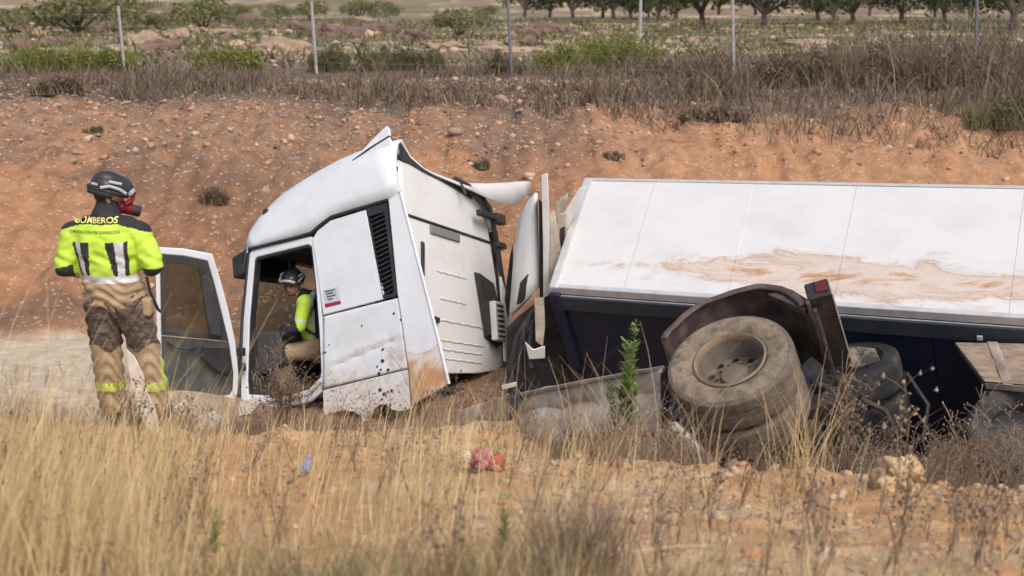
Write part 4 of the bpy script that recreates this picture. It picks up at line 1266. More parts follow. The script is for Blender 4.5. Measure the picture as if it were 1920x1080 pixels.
# ---- the firefighter standing with his back to the road
fx = at(236, 818, 10.0)
FB = Vector((fx.x, 10.0, hz(fx.x, 10.0) + .01))
ZO = fx.z - FB.z        # small correction so that his soles rest on the ground
HC = Vector((-.03, .05, 1.685))
hf, hr_ = Vector((.90, .40, -.30)), Vector((.42, -.9, 0))
hballs, hcaps, HR, HP = head_parts(HC, hf, Vector((.40, -.91, 0)))
body_caps = hcaps + [((-.05, .02, 1.50), (-.035, .045, 1.66), .062, .056), ((-.055, .01, 1.40), (-.04, .01, .98), .105, .105), ((-.27, .0, 1.43), (.17, .0, 1.43), .055, .055), ((-.10, 0, .95), (.09, 0, .95), .09, .09),
             ((-.10, .0, .92), (-.09, -.02, .50), .07, .055), ((-.09, -.02, .50), (-.075, .02, .10), .055, .04), ((.11, 0, .92), (.20, -.02, .50), .07, .055), ((.20, -.02, .50), (.235, .02, .10), .055, .04),
             ((-.075, .02, .06), (-.10, .17, .035), .04, .035), ((.235, .02, .06), (.27, .17, .035), .04, .035),
             ((-.29, .0, 1.44), (-.36, -.02, 1.17), .055, .045), ((-.36, -.02, 1.17), (-.20, .26, 1.14), .045, .032), ((.18, 0, 1.44), (.28, -.02, 1.18), .055, .045), ((.28, -.02, 1.18), (.14, .26, 1.15), .045, .032)]
body_caps += hand((-.20, .26, 1.14), (.75, .6, .05), (-.3, .4, .8), 1) + hand((.14, .26, 1.15), (-.7, .6, .05), (.3, .4, .8), -1)
pA = blob('person', body_caps, hballs + [((-.05, .015, 1.3), (.15, .08, .18), I3)], .0085, M['skin'], None, 4, .4)
tag(pA, 'standing firefighter seen from behind in bright yellow jacket, khaki trousers and dark helmet', 'person')
pA.location = FB

jk_caps = [((-.30, .0, 1.435), (.19, .0, 1.435), .085, .085), ((-.20, .0, 1.46), (.10, .0, 1.46), .10, .10), ((-.055, .01, 1.53), (-.045, .03, 1.615), .112, .088),
           ((-.30, .0, 1.42), (-.355, -.03, 1.19), .088, .082), ((-.355, -.03, 1.19), (-.24, .2, 1.14), .082, .062), ((.19, 0, 1.42), (.275, -.03, 1.20), .088, .082), ((.275, -.03, 1.20), (.18, .2, 1.15), .082, .062)]
jk_balls = [((-.055, .0, 1.36), (.235, .145, .20), I3), ((-.045, .0, 1.20), (.225, .145, .22), I3), ((-.025, .0, 1.02), (.225, .15, .20), I3), ((-.01, .0, .94), (.235, .155, .12), I3), ((-.16, -.05, 1.33), (.10, .09, .16), I3), ((.06, -.05, 1.33), (.10, .09, .16), I3)]
jk = blob('jacket', jk_caps, jk_balls, .0085, [M['hivis'], M['jacket_black'], M['reflective'], M['khaki']], pA, 8, .5)
# cloth folds: push the surface in and out a little
for v in jk.data.vertices:
    x, y, z = v.co
    v.co += v.normal * (.008 * math.sin(z * 95 + 5 * math.sin(x * 14)) * (1 if z < 1.10 else .18) + .006 * math.sin(x * 38 + z * 20 + 2 * math.sin(z * 30)) * (1 if z < 1.42 else .3))


def jk_paint(c, n):
    x, y, z = c
    arm = x < -.275 - (1.42 - z) * .05 or x > .185 + (1.42 - z) * .05
    if z < 1.085 and -.27 < x < .24:
        return 3
    if arm or y > .17:
        if z < 1.205 - (.0 if x < 0 else .02) + (x + .33) * .2 * (x < 0) or y > .10:
            return 1
    if z > 1.585:
        return 1
    if z > 1.505 - .03 * max(0, x - .06) / .1 * (x > .06) - .03 * max(0, -.22 - x) / .1:
        return 1
    if arm:
        return 0
    if z < 1.135:
        return 2
    if z < 1.385 and y < .05:
        # tapering dark bands that carry the reflective stripes
        t = (1.385 - z) / .25
        for x0, x1, s0, s1 in [(-.285 + .055 * t, -.145 - .015 * t, -.265 + .055 * t, -.215 + .035 * t), (-.035 + .055 * t, .125 + .0 * t, .03 + .02 * t, .098 + .0 * t)]:
            if x0 < x < x1:
                return 2 if s0 < x < s1 else 1
    return 0


paint(jk, jk_paint)
tr_caps = [((-.11, 0, .90), (-.095, -.02, .52), .135, .108), ((-.095, -.02, .52), (-.08, .0, .16), .108, .10), ((.10, 0, .90), (.195, -.02, .52), .135, .108), ((.195, -.02, .52), (.235, .0, .16), .108, .10)]
tro = blob('trousers', tr_caps, [((.0, 0, .90), (.235, .15, .13), I3)], .0085, [M['khaki'], M['trouser_dark'], M['band_yellow'], M['reflective']], pA, 8, .5)
for v in tro.data.vertices:
    x, y, z = v.co
    v.co += v.normal * .009 * math.sin(z * 60 + 6 * math.sin(x * 20) + 2 * y * 20)
    if z < .34 and z > .26:
        v.co += v.normal * .004


def tro_paint(c, n):
    x, y, z = c
    if z > .60 + .03 * math.sin(x * 31):
        return 1
    if .275 < z < .335:
        return 2
    if abs(x - (.075 if x < .08 else .33)) < .03 and z < .52 and n.x > .55 and z > .335:
        return 2
    return 0


paint(tro, tro_paint)
for sx, ex_ in ((-.078, -.10), (.237, .27)):
    blob('boot', [((sx, .0, .20), (sx, .0, .07), .072, .07), ((sx, .0, .055), (ex_, .19, .05), .06, .05)], [], .01, M['black_plastic'], pA, 4, .5)


def helmet(parent, P, R_, name='helmet'):
    hm = blob(name, [], [(P(0, -.012, .062), (.118, .150, .105), R_), (P(0, -.03, .10), (.085, .12, .085), R_), (P(0, .02, .10), (.03, .13, .075), R_)], .007, M['helmet_black'], parent, 4, .5)
    # cut off everything below the rim
    bm = bmesh.new()
    bm.from_mesh(hm.data)
    bmesh.ops.bisect_plane(bm, geom=bm.verts[:] + bm.edges[:] + bm.faces[:], plane_co=P(0, 0, .035), plane_no=-(R_ @ Vector((0, .12, 1))), clear_outer=True)
    bm.to_mesh(hm.data)
    bm.free()
    md = hm.modifiers.new('s', 'SOLIDIFY')
    md.thickness = .008
    band = [P(.124 * math.cos(a), -.012 + .156 * math.sin(a), .045) for a in np.linspace(0, 2 * math.pi, 33)]
    MB().tube(band, .010, 6).build('rim', M['dark_trim'], hm, smooth=True)
    MB().tube([P(-.085, .118, .062), P(-.03, .146, .085), P(.03, .146, .085), P(.085, .118, .062)], .016, 6).build('marking', M['helmet_silver'], hm, smooth=True)
    for s_ in (-1, 1):
        for q in ([P(s_ * .122, -.10, .060), P(s_ * .124, -.04, .085), P(s_ * .124, .03, .080), P(s_ * .115, .085, .060)], [P(s_ * .116, -.05, .115), P(s_ * .112, .04, .118)], [P(s_ * .06, -.152, .07), P(s_ * .10, -.125, .075)]):
            MB().tube(q, .011, 6).build('marking', M['helmet_silver'], hm, smooth=True)
    nk = [[P(.115 * math.cos(a), -.012 + .148 * math.sin(a), .04) for a in np.linspace(math.pi * 1.0, math.pi * 2.0, 15)], [P(.105 * math.cos(a), -.012 + .138 * math.sin(a), .0) for a in np.linspace(math.pi * 1.0, math.pi * 2.0, 15)]]
    MB().grid(nk).build('nape_pad', M['dark_trim'], hm, smooth=True, solid=.012)
    MB().tube([P(.10, -.02, .03), P(.082, .02, -.05), P(.03, .05, -.115), P(-.03, .05, -.115), P(-.082, .02, -.05), P(-.10, -.02, .03)], .008, 6).build('chin_strap', M['black_plastic'], hm)
    return hm


helmet(pA, HP, HR)
blob('hair', [], [(HP(0, -.03, .01), (.078, .088, .075), HR)], .01, M['hair'], pA, 3, .5)
gm_ = MB()
gm_.lathe([(.001, .075), (.04, .075), (.046, .062), (.048, .0), (.04, -.02)], Matrix.Translation(HP(0, .10, -.05)) @ (HR @ Matrix.Rotation(-math.pi / 2, 3, 'X')).to_4x4(), 20)
rsp = gm_.build('face_mask', M['red_gear'], pA, smooth=True)
MB().lathe([(.001, .135), (.036, .135), (.04, .125), (.04, .07)], Matrix.Translation(HP(0, .10, -.055)) @ (HR @ Matrix.Rotation(-math.pi / 2, 3, 'X')).to_4x4(), 20).build('filter', M['black_plastic'], rsp, smooth=True)
MB().tube([HP(.085, .10, -.02), HP(.05, .155, .03), HP(-.03, .165, .05)], .016, 8).tube([HP(.03, .15, -.02), HP(.03, .155, .085)], .014, 8).build('mask_strap', M['red_gear'], rsp, smooth=True)


def back_text(txt, size, loc, mat, name, host, sp=1.0):
    cu_ = bpy.data.curves.new(name, 'FONT')
    cu_.body, cu_.size, cu_.align_x, cu_.align_y, cu_.space_character = txt, size, 'CENTER', 'CENTER', sp
    cu_.offset = size * .012
    to = bpy.data.objects.new(name, cu_)
    COL.objects.link(to)
    dg = bpy.context.evaluated_depsgraph_get()
    me = bpy.data.meshes.new_from_object(to.evaluated_get(dg))
    bpy.data.objects.remove(to)
    bvh = BVHTree.FromPolygons([v.co for v in host.data.vertices], [p.vertices[:] for p in host.data.polygons])
    for v in me.vertices:
        x, z = v.co.x + loc[0], v.co.y + loc[1]
        h_ = bvh.ray_cast(Vector((x, -2, z)), Vector((0, 1, 0)))
        v.co = (x, (h_[0].y if h_[0] else -.12) - .006, z)
    me.name = name
    me.materials.clear()
    return link(name, me, host, mat)


back_text('BOMBEROS', .060, (-.10, 1.535), M['text_yellow'], 'lettering', jk)
back_text('DIPUTACION DE ZARAGOZA', .0275, (-.105, 1.455), M['text_dark'], 'lettering', jk)
MB().tube([(.235, -.06, 1.12), (.25, -.04, 1.0), (.285, .02, .86), (.30, .04, .84)], .012, 6).build('strap', M['black_plastic'], jk, smooth=True)
MB().box((.225, -.05, .90), (.07, .10, .14)).build('pouch', M['khaki'], jk, bevel=.02)

# ---- the firefighter inside the cab
pc = at(588, 655, 15.45)
lp = lambda px, py, y=15.25: at(px, py, y + .2) - pc
HC2 = lp(548, 533, 15.2)
hb2, hc2, HR2, HP2 = head_parts(HC2, Vector((-.25, -.95, -.12)), Vector((-.967, .254, 0)))
sh_l, sh_r = lp(572, 568, 15.0), lp(600, 572, 15.45)
el_l, wr_l = lp(562, 612, 14.88), lp(538, 622, 14.9)
el_r, wr_r = lp(575, 612, 15.35), lp(540, 612, 15.25)
hip_l, hip_r = lp(596, 655, 15.1), lp(598, 655, 15.4)
kn_l, kn_r = lp(535, 662, 14.95), lp(530, 668, 15.3)
an_l, an_r = lp(528, 735, 15.0), lp(515, 735, 15.3)
ch_, pe_ = (sh_l + sh_r) / 2, (hip_l + hip_r) / 2
bc = hc2 + [((sh_l + sh_r) / 2, HC2 + Vector((0.01, .01, -.06)), .062, .054), (ch_, pe_, .14, .14), (sh_l, sh_r, .07, .07), (hip_l, hip_r, .12, .12), (sh_l, el_l, .055, .045), (el_l, wr_l, .043, .03), (sh_r, el_r, .055, .045), (el_r, wr_r, .043, .03),
            (hip_l, kn_l, .085, .06), (kn_l, an_l, .055, .04), (hip_r, kn_r, .085, .06), (kn_r, an_r, .055, .04), (an_l, an_l + Vector((-.17, -.05, -.03)), .04, .035), (an_r, an_r + Vector((-.17, -.03, -.03)), .04, .035)]
bc += hand(wr_l, (-.8, .1, -.3), (0, -.5, .8), 1) + hand(wr_r, (-.8, -.1, -.3), (0, -.3, .9), -1)
pB = blob('person', bc, hb2, .0085, M['skin'], None, 4, .4)
pB.location = pc
tag(pB, 'firefighter crouching inside the cab doorway, seen through the opening in a yellow jacket', 'person')
jb = blob('jacket', [(ch_, pe_, .17, .17), (sh_l, sh_r, .10, .10), (sh_l, el_l, .085, .072), (el_l, wr_l + (el_l - wr_l) * .25, .072, .055), (sh_r, el_r, .085, .072), (el_r, wr_r + (el_r - wr_r) * .25, .072, .055), (ch_, ch_ + (HC2 - ch_) * .45, .10, .085)], [], .009, [M['hivis'], M['jacket_black'], M['reflective'], M['khaki']], pB, 8, .5)


def jb_paint(c, n):
    c = Vector(c)
    t = (c - sh_l).dot(pe_ - ch_) / (pe_ - ch_).length_squared
    da = min((c - wr_l).length, (c - wr_r).length)
    if da < .17: return 1
    if (c - HC2).length < .235: return 1
    if t > .82: return 3
    s = (c - sh_l).dot((el_l - sh_l).normalized())
    if .20 < s < .235 and (c - el_l).length < .2: return 2
    if c.x > sh_l.x + .06 and c.x < sh_l.x + .095: return 2
    if c.x > sh_l.x + .095 and c.x < sh_l.x + .15: return 1
    return 0


paint(jb, jb_paint)
blob('trousers', [(hip_l, kn_l, .125, .10), (kn_l, an_l, .10, .085), (hip_r, kn_r, .125, .10), (kn_r, an_r, .10, .085), (hip_l, hip_r, .15, .15)], [], .01, M['khaki'], pB, 8, .5)
for a_ in (an_l, an_r):
    blob('boot', [(a_ + Vector((0, 0, .08)), a_, .068, .065), (a_, a_ + Vector((-.19, -.04, -.04)), .058, .048)], [], .01, M['black_plastic'], pB, 4, .5)
helmet(pB, HP2, HR2)
for s_ in (-1, 1):
    MB().lathe([(.001, .010), (.009, .006), (.011, 0)], Matrix.Translation(HP2(s_ * .031, .088, .004)) @ (HR2 @ Matrix.Rotation(-math.pi / 2, 3, 'X')).to_4x4(), 12).build('eye', M['eye'], pB, smooth=True)
MB().tube([HP2(-.022, .094, -.052), HP2(0, .104, -.053), HP2(.022, .094, -.052)], .004, 6).build('mouth', mk('lip', (.28, .10, .085), .5), pB)
for s_, w_, n_ in ((1, wr_l, 'l'), (-1, wr_r, 'r')):
    d_ = Vector((-.8, .1 * s_, -.3)).normalized()
    blob('glove', [(a, b2, ra + .006, rb + .006) for a, b2, ra, rb in hand(w_, (-.8, .1 * s_, -.3), (0, -.4, .85), s_)], [], .006, M['glove'], pB, 3, .4)

# ------------------------------------------------------------------ broken pieces and litter
sp_pts = [((236, 652), 0), ((252, 668), .01), ((268, 700), .03), ((276, 735), .03), ((290, 762), .02), ((298, 790), .0), ((299, 813), 0), ((284, 812), 0), ((266, 790), .01), ((250, 752), .02), ((244, 710), .02), ((238, 680), 0)]
c0 = at(285, 812, 9.4)
mb = MB().hexa([at(*p, 9.4 - d) for p, d in sp_pts], [at(*p, 9.43 - d) for p, d in sp_pts])
o = mb.build('fairing_strip', M['broken_white'], None, bevel=.006, origin=c0)
o.location = c0
tag(o, 'jagged white strip of broken fairing stuck upright by the legs of the standing firefighter', 'broken strip')

bq = hit(905, 884)
bag = root('plastic_bag', (bq.x, bq.y, hz(bq.x, bq.y)), label='crumpled pink and red plastic bag lying in the dry grass', cat='plastic bag')


def crumple(name, c, r3, mat, seed, amp=.35):
    bm = bmesh.new()
    bmesh.ops.create_icosphere(bm, subdivisions=4, radius=1)
    V = np.array([v.co[:] for v in bm.verts])
    d = fbm(V[:, 0] * 2 + seed + V[:, 2] * 1.3, V[:, 1] * 2 + V[:, 2] * 1.7, 1.0, 4, seed)
    d = 1 - np.abs(d) * amp * 2.2
    V = V * d[:, None] * np.array(r3) + np.array(c)
    F = np.array([[v.index for v in f.verts] for f in bm.faces])
    bm.free()
    me = raw_mesh(name, V, F)
    return link(name, me, bag, mat)


bag.scale = (.82, .82, .82)
crumple('bag_body', (-.01, 0, .085), (.105, .08, .085), M['bag_pink'], 3)
crumple('bag_fold', (.095, -.01, .06), (.085, .07, .07), M['bag_red'], 4, .45)
crumple('bag_mouth', (-.105, -.0, .095), (.04, .05, .055), M['bag_cream'], 5, .5)
bq = hit(569, 892)
bt = root('drinks_bottle', (bq.x, bq.y, hz(bq.x, bq.y)), label='small clear bottle with a blue label standing among the dry stalks', cat='bottle')
bt.scale = (.72, .72, .6)
bt.rotation_euler = (.25, .35, 0)
MB().lathe([(.001, 0), (.03, .002), (.033, .01), (.033, .13), (.022, .165), (.013, .18), (.013, .20), (.001, .20)], Matrix(), 20).build('bottle_body', M['bottle_plastic'], bt, smooth=True)
MB().lathe([(.0335, .03), (.0345, .032), (.0345, .115), (.0335, .117)], Matrix(), 20).build('bottle_label', M['blue_label'], bt, smooth=True)
MB().lathe([(.015, .196), (.016, .2), (.016, .215), (.001, .216)], Matrix(), 16).build('bottle_cap', M['blue_label'], bt, smooth=True)
bq = hit(1692, 915)
V, F = rock_arrays(911, 4, .55, .9)
V = V * (1 + .18 * np.maximum(0, fbm(V[:, 0] * 3 + V[:, 2] * 2, V[:, 1] * 3, 2.0, 3, 6)))[:, None]
me = raw_mesh('earth_clod', V * .145, F)
o = link('earth_clod', me, None, M['clod'])
o.location = (bq.x, bq.y, hz(bq.x, bq.y) + .06)
tag(o, 'big pale yellow clod of earth perched on the gravel edge', 'clod')

# ------------------------------------------------------------------ vegetation
def blades(P, H, W, lean, seed, curve=.35, az=None, k=3):
    """Grass blades as narrow tapering ribbons of k segments."""
    r = np.random.default_rng(seed)
    n = len(P)
    az = r.uniform(0, 2 * np.pi, n) if az is None else az
    dirv = np.stack([np.cos(az), np.sin(az), np.zeros(n)], 1)
    fa = r.uniform(-.8, .8, n)                       # ribbons turned at random
    wv = np.stack([np.cos(fa), np.sin(fa), np.zeros(n)], 1)
    V = np.zeros((n, k + 1, 2, 3), np.float32)
    for i in range(k + 1):
        t = i / k
        c = P + np.array([0, 0, 1.0]) * (H * (t - .12 * curve * t * t) * np.cos(lean * t))[:, None] + dirv * (H * (np.sin(lean) * t * .5 + curve * .5 * t ** 2.2))[:, None]
        w = (W * (1 - .82 * t ** 1.5) * .5)[:, None]
        V[:, i, 0] = c - wv * w
        V[:, i, 1] = c + wv * w
    base = (np.arange(n) * (k + 1) * 2)[:, None]
    q = np.array([[2 * i, 2 * i + 1, 2 * i + 3, 2 * i + 2] for i in range(k)])
    Qd = (base[:, :, None] + q[None]).reshape(-1, 4)
    return V.reshape(-1, 3), Qd


def merge(parts):
    Vs, Qs, ms, n = [], [], [], 0
    for V, Qd, mi in parts:
        Vs.append(V)
        Qs.append(Qd + n)
        ms.append(np.full(len(Qd), mi))
        n += len(V)
    return np.concatenate(Vs), np.concatenate(Qs), np.concatenate(ms)


def seeds(P, S, seed):
    """Seed heads: small rough octahedra drawn as quads (paired triangles)."""
    r = np.random.default_rng(seed)
    n = len(P)
    u = np.array([[1, 0, 0], [0, 1, 0], [-1, 0, 0], [0, -1, 0], [0, 0, 1.5], [0, 0, -1]])
    V = P[:, None] + u[None] * S[:, None, None] * r.uniform(.6, 1.3, (n, 6, 1))
    q = np.array([[0, 1, 4, 4], [1, 2, 4, 4], [2, 3, 4, 4], [3, 0, 4, 4]])
    q = np.array([[0, 4, 1, 5], [1, 4, 2, 5], [2, 4, 3, 5], [3, 4, 0, 5]])
    return V.reshape(-1, 3), ((np.arange(n) * 6)[:, None, None] + q[None]).reshape(-1, 4)


def weed(seed, H=.7, nst=7, spread=.22, nhead=9, head=.012, width=.006, droop=.5, leafs=0, leafsize=.03, leaf_from=.05):
    """A stemmy plant: stems, side twigs, seed heads or leaves. Returns arrays with material slots 0 stems, 1 heads, 2 leaves."""
    r = np.random.default_rng(seed)
    parts = []
    hp, lf = [], []
    for i in range(nst):
        a, l = r.uniform(0, 6.28), r.uniform(.1, 1) * spread
        h = H * r.uniform(.6, 1.05)
        n = 7
        t = np.linspace(0, 1, n)
        dx = l * (t ** 1.4) + droop * .25 * h * np.maximum(0, t - .6) ** 1.5
        pts = np.stack([math.cos(a) * dx, math.sin(a) * dx, h * t - droop * .2 * h * np.maximum(0, t - .6) ** 1.5], 1) + r.normal(0, .006, (n, 3)) * t[:, None]
        w = width * (1 - .7 * t)
        for ang in (0, 1.57):
            wv = np.array([math.cos(ang), math.sin(ang), 0])
            V = np.stack([pts - wv * w[:, None] / 2, pts + wv * w[:, None] / 2], 1).reshape(-1, 3)
            Qd = np.array([[2 * j, 2 * j + 1, 2 * j + 3, 2 * j + 2] for j in range(n - 1)])
            parts.append((V, Qd, 0))
        for j in range(nhead):
            tt = r.uniform(.42, 1.0)
            b0 = np.array([np.interp(tt, t, pts[:, q]) for q in range(3)])
            e = b0 + np.array([r.normal(0, 1), r.normal(0, 1), r.uniform(.2, 1.4)]) * .05 * (H / .7)
            m_ = (b0 + e) / 2 + [0, 0, .01]
            tw = np.stack([b0, m_, e])
            wv = np.array([1, .3, 0]) * width * .3
            V = np.stack([tw - wv, tw + wv], 1).reshape(-1, 3)
            parts.append((V, np.array([[0, 1, 3, 2], [2, 3, 5, 4]]), 0))
            hp.append(e)
        for j in range(leafs):
            tt = r.uniform(leaf_from, 1.0)
            b0 = np.array([np.interp(tt, t, pts[:, q]) for q in range(3)])
            aa = r.uniform(0, 6.28)
            d = np.array([math.cos(aa), math.sin(aa), r.uniform(.2, .9)]) * leafsize * r.uniform(.6, 1.3) * (1.15 - .6 * tt)
            s_ = np.array([-math.sin(aa), math.cos(aa), 0]) * leafsize * .13
            parts.append((np.stack([b0, b0 + d * .5 + s_, b0 + d, b0 + d * .5 - s_]), np.array([[0, 1, 2, 3]]), 2))
    if hp and head > 0:
        V, Qd = seeds(np.array(hp), r.uniform(.6, 1.3, len(hp)) * head, seed)
        parts.append((V, Qd, 1))
    return merge(parts)


def weed_field(name, P, S, mats, protos, seed, tilt=.2):
    r = np.random.default_rng(seed)
    Vs, Qs, ms, n = [], [], [], 0
    for i in range(len(P)):
        V, Qd, mi = protos[r.integers(len(protos))]
        a = r.uniform(0, 6.28)
        c, s_ = math.cos(a), math.sin(a)
        W_ = (V * S[i]) @ np.array([[c, s_, 0], [-s_, c, 0], [0, 0, 1]])
        W_[:, 0] += W_[:, 2] * (tilt * .6 + r.normal(0, tilt))
        W_[:, 1] += W_[:, 2] * r.normal(0, tilt)
        Vs.append(W_ + P[i])
        Qs.append(Qd + n)
        ms.append(mi)
        n += len(V)
    return link(name, raw_mesh(name, np.concatenate(Vs), np.concatenate(Qs), np.concatenate(ms)), None, mats)


def frac(X, Y):
    """Photo column, 0..1920, of a ground point: used to say where along the verge each kind of growth stands."""
    return 960 + FPX * X / (Y * math.cos(PITCH) + (CAMZ - 0.4) * math.sin(PITCH))


# straw on the near bank: dense to the left, thin in the middle
def keep_straw(X, Y, r):
    f = frac(X, Y)
    d = np.interp(f, [-300, 0, 180, 330, 420, 700, 900, 1080, 1200, 1300, 2300], [.68, .66, .52, .32, .15, .15, .17, .12, .05, .03, .025])
    d = d * np.interp(Y, [3.8, 5.5, 7.5, 9.4], [1, .9, .8, .75])
    cl = .35 + .9 * sstep(-.15, .35, fbm(X, Y, 2.6, 3, 61))
    return (r.random(len(X)) < d * cl) & (np.abs(X) < .46 * Y + .4)


P = pts_in(52000, (-4.6, 4.6), (3.9, 9.4), 51, keep_straw)
r = np.random.default_rng(52)
f = frac(P[:, 0], P[:, 1])
H = np.interp(f, [0, 250, 420, 700, 1100, 2000], [.50, .44, .30, .30, .30, .26]) * np.interp(P[:, 1], [4, 6, 9.4], [.85, 1.0, .80]) * (.70 + .65 * sstep(-.2, .35, fbm(P[:, 0], P[:, 1], 1.9, 3, 151))) * r.lognormal(-.05, .36, len(P))
V, Qd = blades(P, H, r.uniform(.003, .0065, len(P)), r.uniform(.05, .55, len(P)), 53, .35, az=r.normal(.25, 1.1, len(P)), k=4)
o = link('straw_grass', raw_mesh('straw_grass', V, Qd), None, M['straw'])
tag(o, 'tall dry straw coloured grass covering the near bank', 'dry grass', kind='stuff')


# greyer green grass along the bottom of the picture
def keep_green(X, Y, r):
    f = frac(X, Y)
    d = np.interp(f, [-200, 200, 430, 500, 1020, 1150, 1350, 1400, 2200], [.15, .2, .55, 1, 1, .5, .22, .14, .16])
    cl = sstep(-.25, .25, fbm(X, Y, 1.5, 3, 63) + .1)
    return (r.random(len(X)) < d * cl) & (np.abs(X) < .46 * Y + .4)


P = pts_in(15000, (-3, 3), (3.7, 5.1), 54, keep_green)
r = np.random.default_rng(55)
V, Qd = blades(P, r.lognormal(-1.75, .35, len(P)), r.uniform(.003, .006, len(P)), r.uniform(.1, .8, len(P)), 56, .5, k=3)
o = link('green_grass', raw_mesh('green_grass', V, Qd), None, M['straw_green'])
tag(o, 'short grey green grass at the foot of the straw', 'grass', kind='stuff')

# thin brown weeds with seed heads over the right half of the near bank and sprinkled to the left
prot_w = [weed(700 + i, H=.42, nst=4, spread=.12, nhead=6, head=.0055, width=.0045) for i in range(5)]
P = pts_in(420, (-3.4, 3.6), (4.4, 8.6), 57, lambda X, Y, r: (np.abs(X) < .42 * Y) & (r.random(len(X)) < np.interp(frac(X, Y), [0, 400, 1000, 1300, 1900], [.5, .6, .6, .9, 1])))
o = weed_field('seeded_weeds', P, RNG.uniform(.45, 1.1, len(P)), [M['brown_weed'], M['seed'], M['brown_weed']], prot_w, 58, .22)
tag(o, 'thin brown seeded weeds scattered over the near bank', 'dry weeds', kind='stuff')

# brush growing in the ditch in front of the wreck
prot_b = [weed(720 + i, H=.75, nst=12, spread=.3, nhead=10, head=.008, width=.007, droop=.9) for i in range(6)]


def keep_ditch(X, Y, r):
    f = frac(X, Y)
    d = np.interp(f, [-100, 150, 320, 460, 620, 720, 850, 1150, 1260, 1400, 1500, 2000], [.25, .25, .6, .8, .8, .55, .6, .7, .5, .25, .8, .8])
    return (r.random(len(X)) < d) & (np.abs(X) < .42 * Y)


P = pts_in(420, (-5.5, 4.6), (8.5, 11.2), 59, lambda X, Y, r: keep_ditch(X, Y, r) & (Y > np.where(X > .35, 8.55, 9.6)))
fq = frac(P[:, 0], P[:, 1])
o = weed_field('ditch_weeds', P, RNG.uniform(.5, 1.0, len(P)) * np.interp(fq, [0, 280, 480, 560, 780, 860, 1200, 1400, 2000], [.45, .32, .4, .36, .38, .55, .8, .9, .95]), [M['brown_weed'], M['seed_pale'], M['brown_weed']], prot_b, 60, .28)
tag(o, 'tangled brown weeds filling the ditch in front of the wreck', 'dry weeds', kind='stuff')
P = pts_in(340, (-4.5, 1.5), (11.2, 14.1), 61, lambda X, Y, r: (X > -3.4 - .22 * (Y - 12)) & (np.abs(X) < .4 * Y) & (r.random(len(X)) < .75))
fq = frac(P[:, 0], P[:, 1])
o = weed_field('cab_brush', P, RNG.uniform(.45, .95, len(P)) * np.interp(fq, [280, 450, 490, 560, 610, 780, 850, 1200], [.25, .28, .85, 1.0, .32, .28, .5, .6]), [M['brown_weed'], M['seed'], M['brown_weed']], prot_b, 62, .4)
tag(o, 'matted dry brush pressed against the foot of the cab', 'dry brush', kind='stuff')
# straw fringe mixed into the ditch brush
P = pts_in(9000, (-5.5, 4.6), (9.0, 13.6), 64, lambda X, Y, r: keep_ditch(X, Y, r) & (r.random(len(X)) < np.interp(Y, [9, 10, 13.6], [1, .8, .45])) & (np.abs(X) < .4 * Y))
r = np.random.default_rng(65)
V, Qd = blades(P, r.lognormal(-.95, .35, len(P)) * np.interp(frac(P[:, 0], P[:, 1]), [0, 280, 480, 560, 780, 860, 1200], [.55, .38, .45, .40, .42, .6, .9]), r.uniform(.004, .008, len(P)), r.uniform(.1, .8, len(P)), 66, .6, k=3)
o = link('ditch_grass', raw_mesh('ditch_grass', V, Qd), None, M['brown_weed'])
tag(o, 'long bleached grass stalks in the ditch', 'dry grass', kind='stuff')

P = pts_in(2600, (-.9, 1.25), (8.0, 9.6), 164, lambda X, Y, r: (Y > np.where(X > .35, 8.1, 9.0)) & (Y < np.where(X > .35, 9.0, 9.8)) & (fbm(X, Y, 2.2, 2, 165) > -.15))
r = np.random.default_rng(166)
V, Qd = blades(P, r.lognormal(-.75, .35, len(P)), r.uniform(.003, .007, len(P)), r.uniform(.1, 1.0, len(P)), 167, .7, k=4)
o = link('lip_grass', raw_mesh('lip_grass', V, Qd), None, M['straw_brown'])
tag(o, 'bleached tangled grass hanging over the ditch edge before the chassis', 'dry grass', kind='stuff')
# sparse dark litter of twigs on the pale silt at the far left
P = pts_in(420, (-6.5, -3.0), (11.0, 15.5), 67, lambda X, Y, r: (np.abs(X) < .42 * Y) & (X < -2.6 - .12 * (Y - 11)))
o = weed_field('silt_weeds', P, RNG.uniform(.25, .6, len(P)), [M['brown_weed'], M['seed'], M['brown_weed']], prot_w, 68, .3)
tag(o, 'sparse dark weeds dotted over the pale silt', 'dry weeds', kind='stuff')

# grey brush along the crest of the far bank
def keep_crest(X, Y, r):
    e = fbm(X, Y, .35, 3, 81)
    f = 960 + 2637 * X / Y
    lo = np.interp(f, [0, 900, 1250, 1600, 1920], [24.2, 24.0, 22.9, 22.6, 21.6]) + e * 1.6
    return (Y > lo) & (Y < 29.2 + e) & (r.random(len(X)) < np.interp(f, [0, 600, 1100, 1400, 1920], [.45, .6, .75, 1, 1]) * (.25 + .9 * sstep(-.2, .25, e + .6 * fbm(X, Y, 1.4, 3, 86))))


P = pts_in(60000, (-12.5, 12.5), (21.8, 29.8), 69, keep_crest)
r = np.random.default_rng(70)
H = np.interp(960 + 2637 * P[:, 0] / P[:, 1], [0, 800, 1200, 1500, 1920], [.20, .26, .36, .52, .62]) * r.lognormal(-.1, .4, len(P))
H = H * (.35 + 1.3 * sstep(-.3, .4, fbm(P[:, 0], P[:, 1], .8, 3, 85)))
V, Qd = blades(P, H, r.uniform(.008, .02, len(P)), r.uniform(.05, 1.5, len(P)), 71, .7, k=3)
o = link('crest_brush', raw_mesh('crest_brush', V, Qd), None, M['dark_twig'])
tag(o, 'grey leafless brush along the crest of the far bank', 'dry brush', kind='stuff')
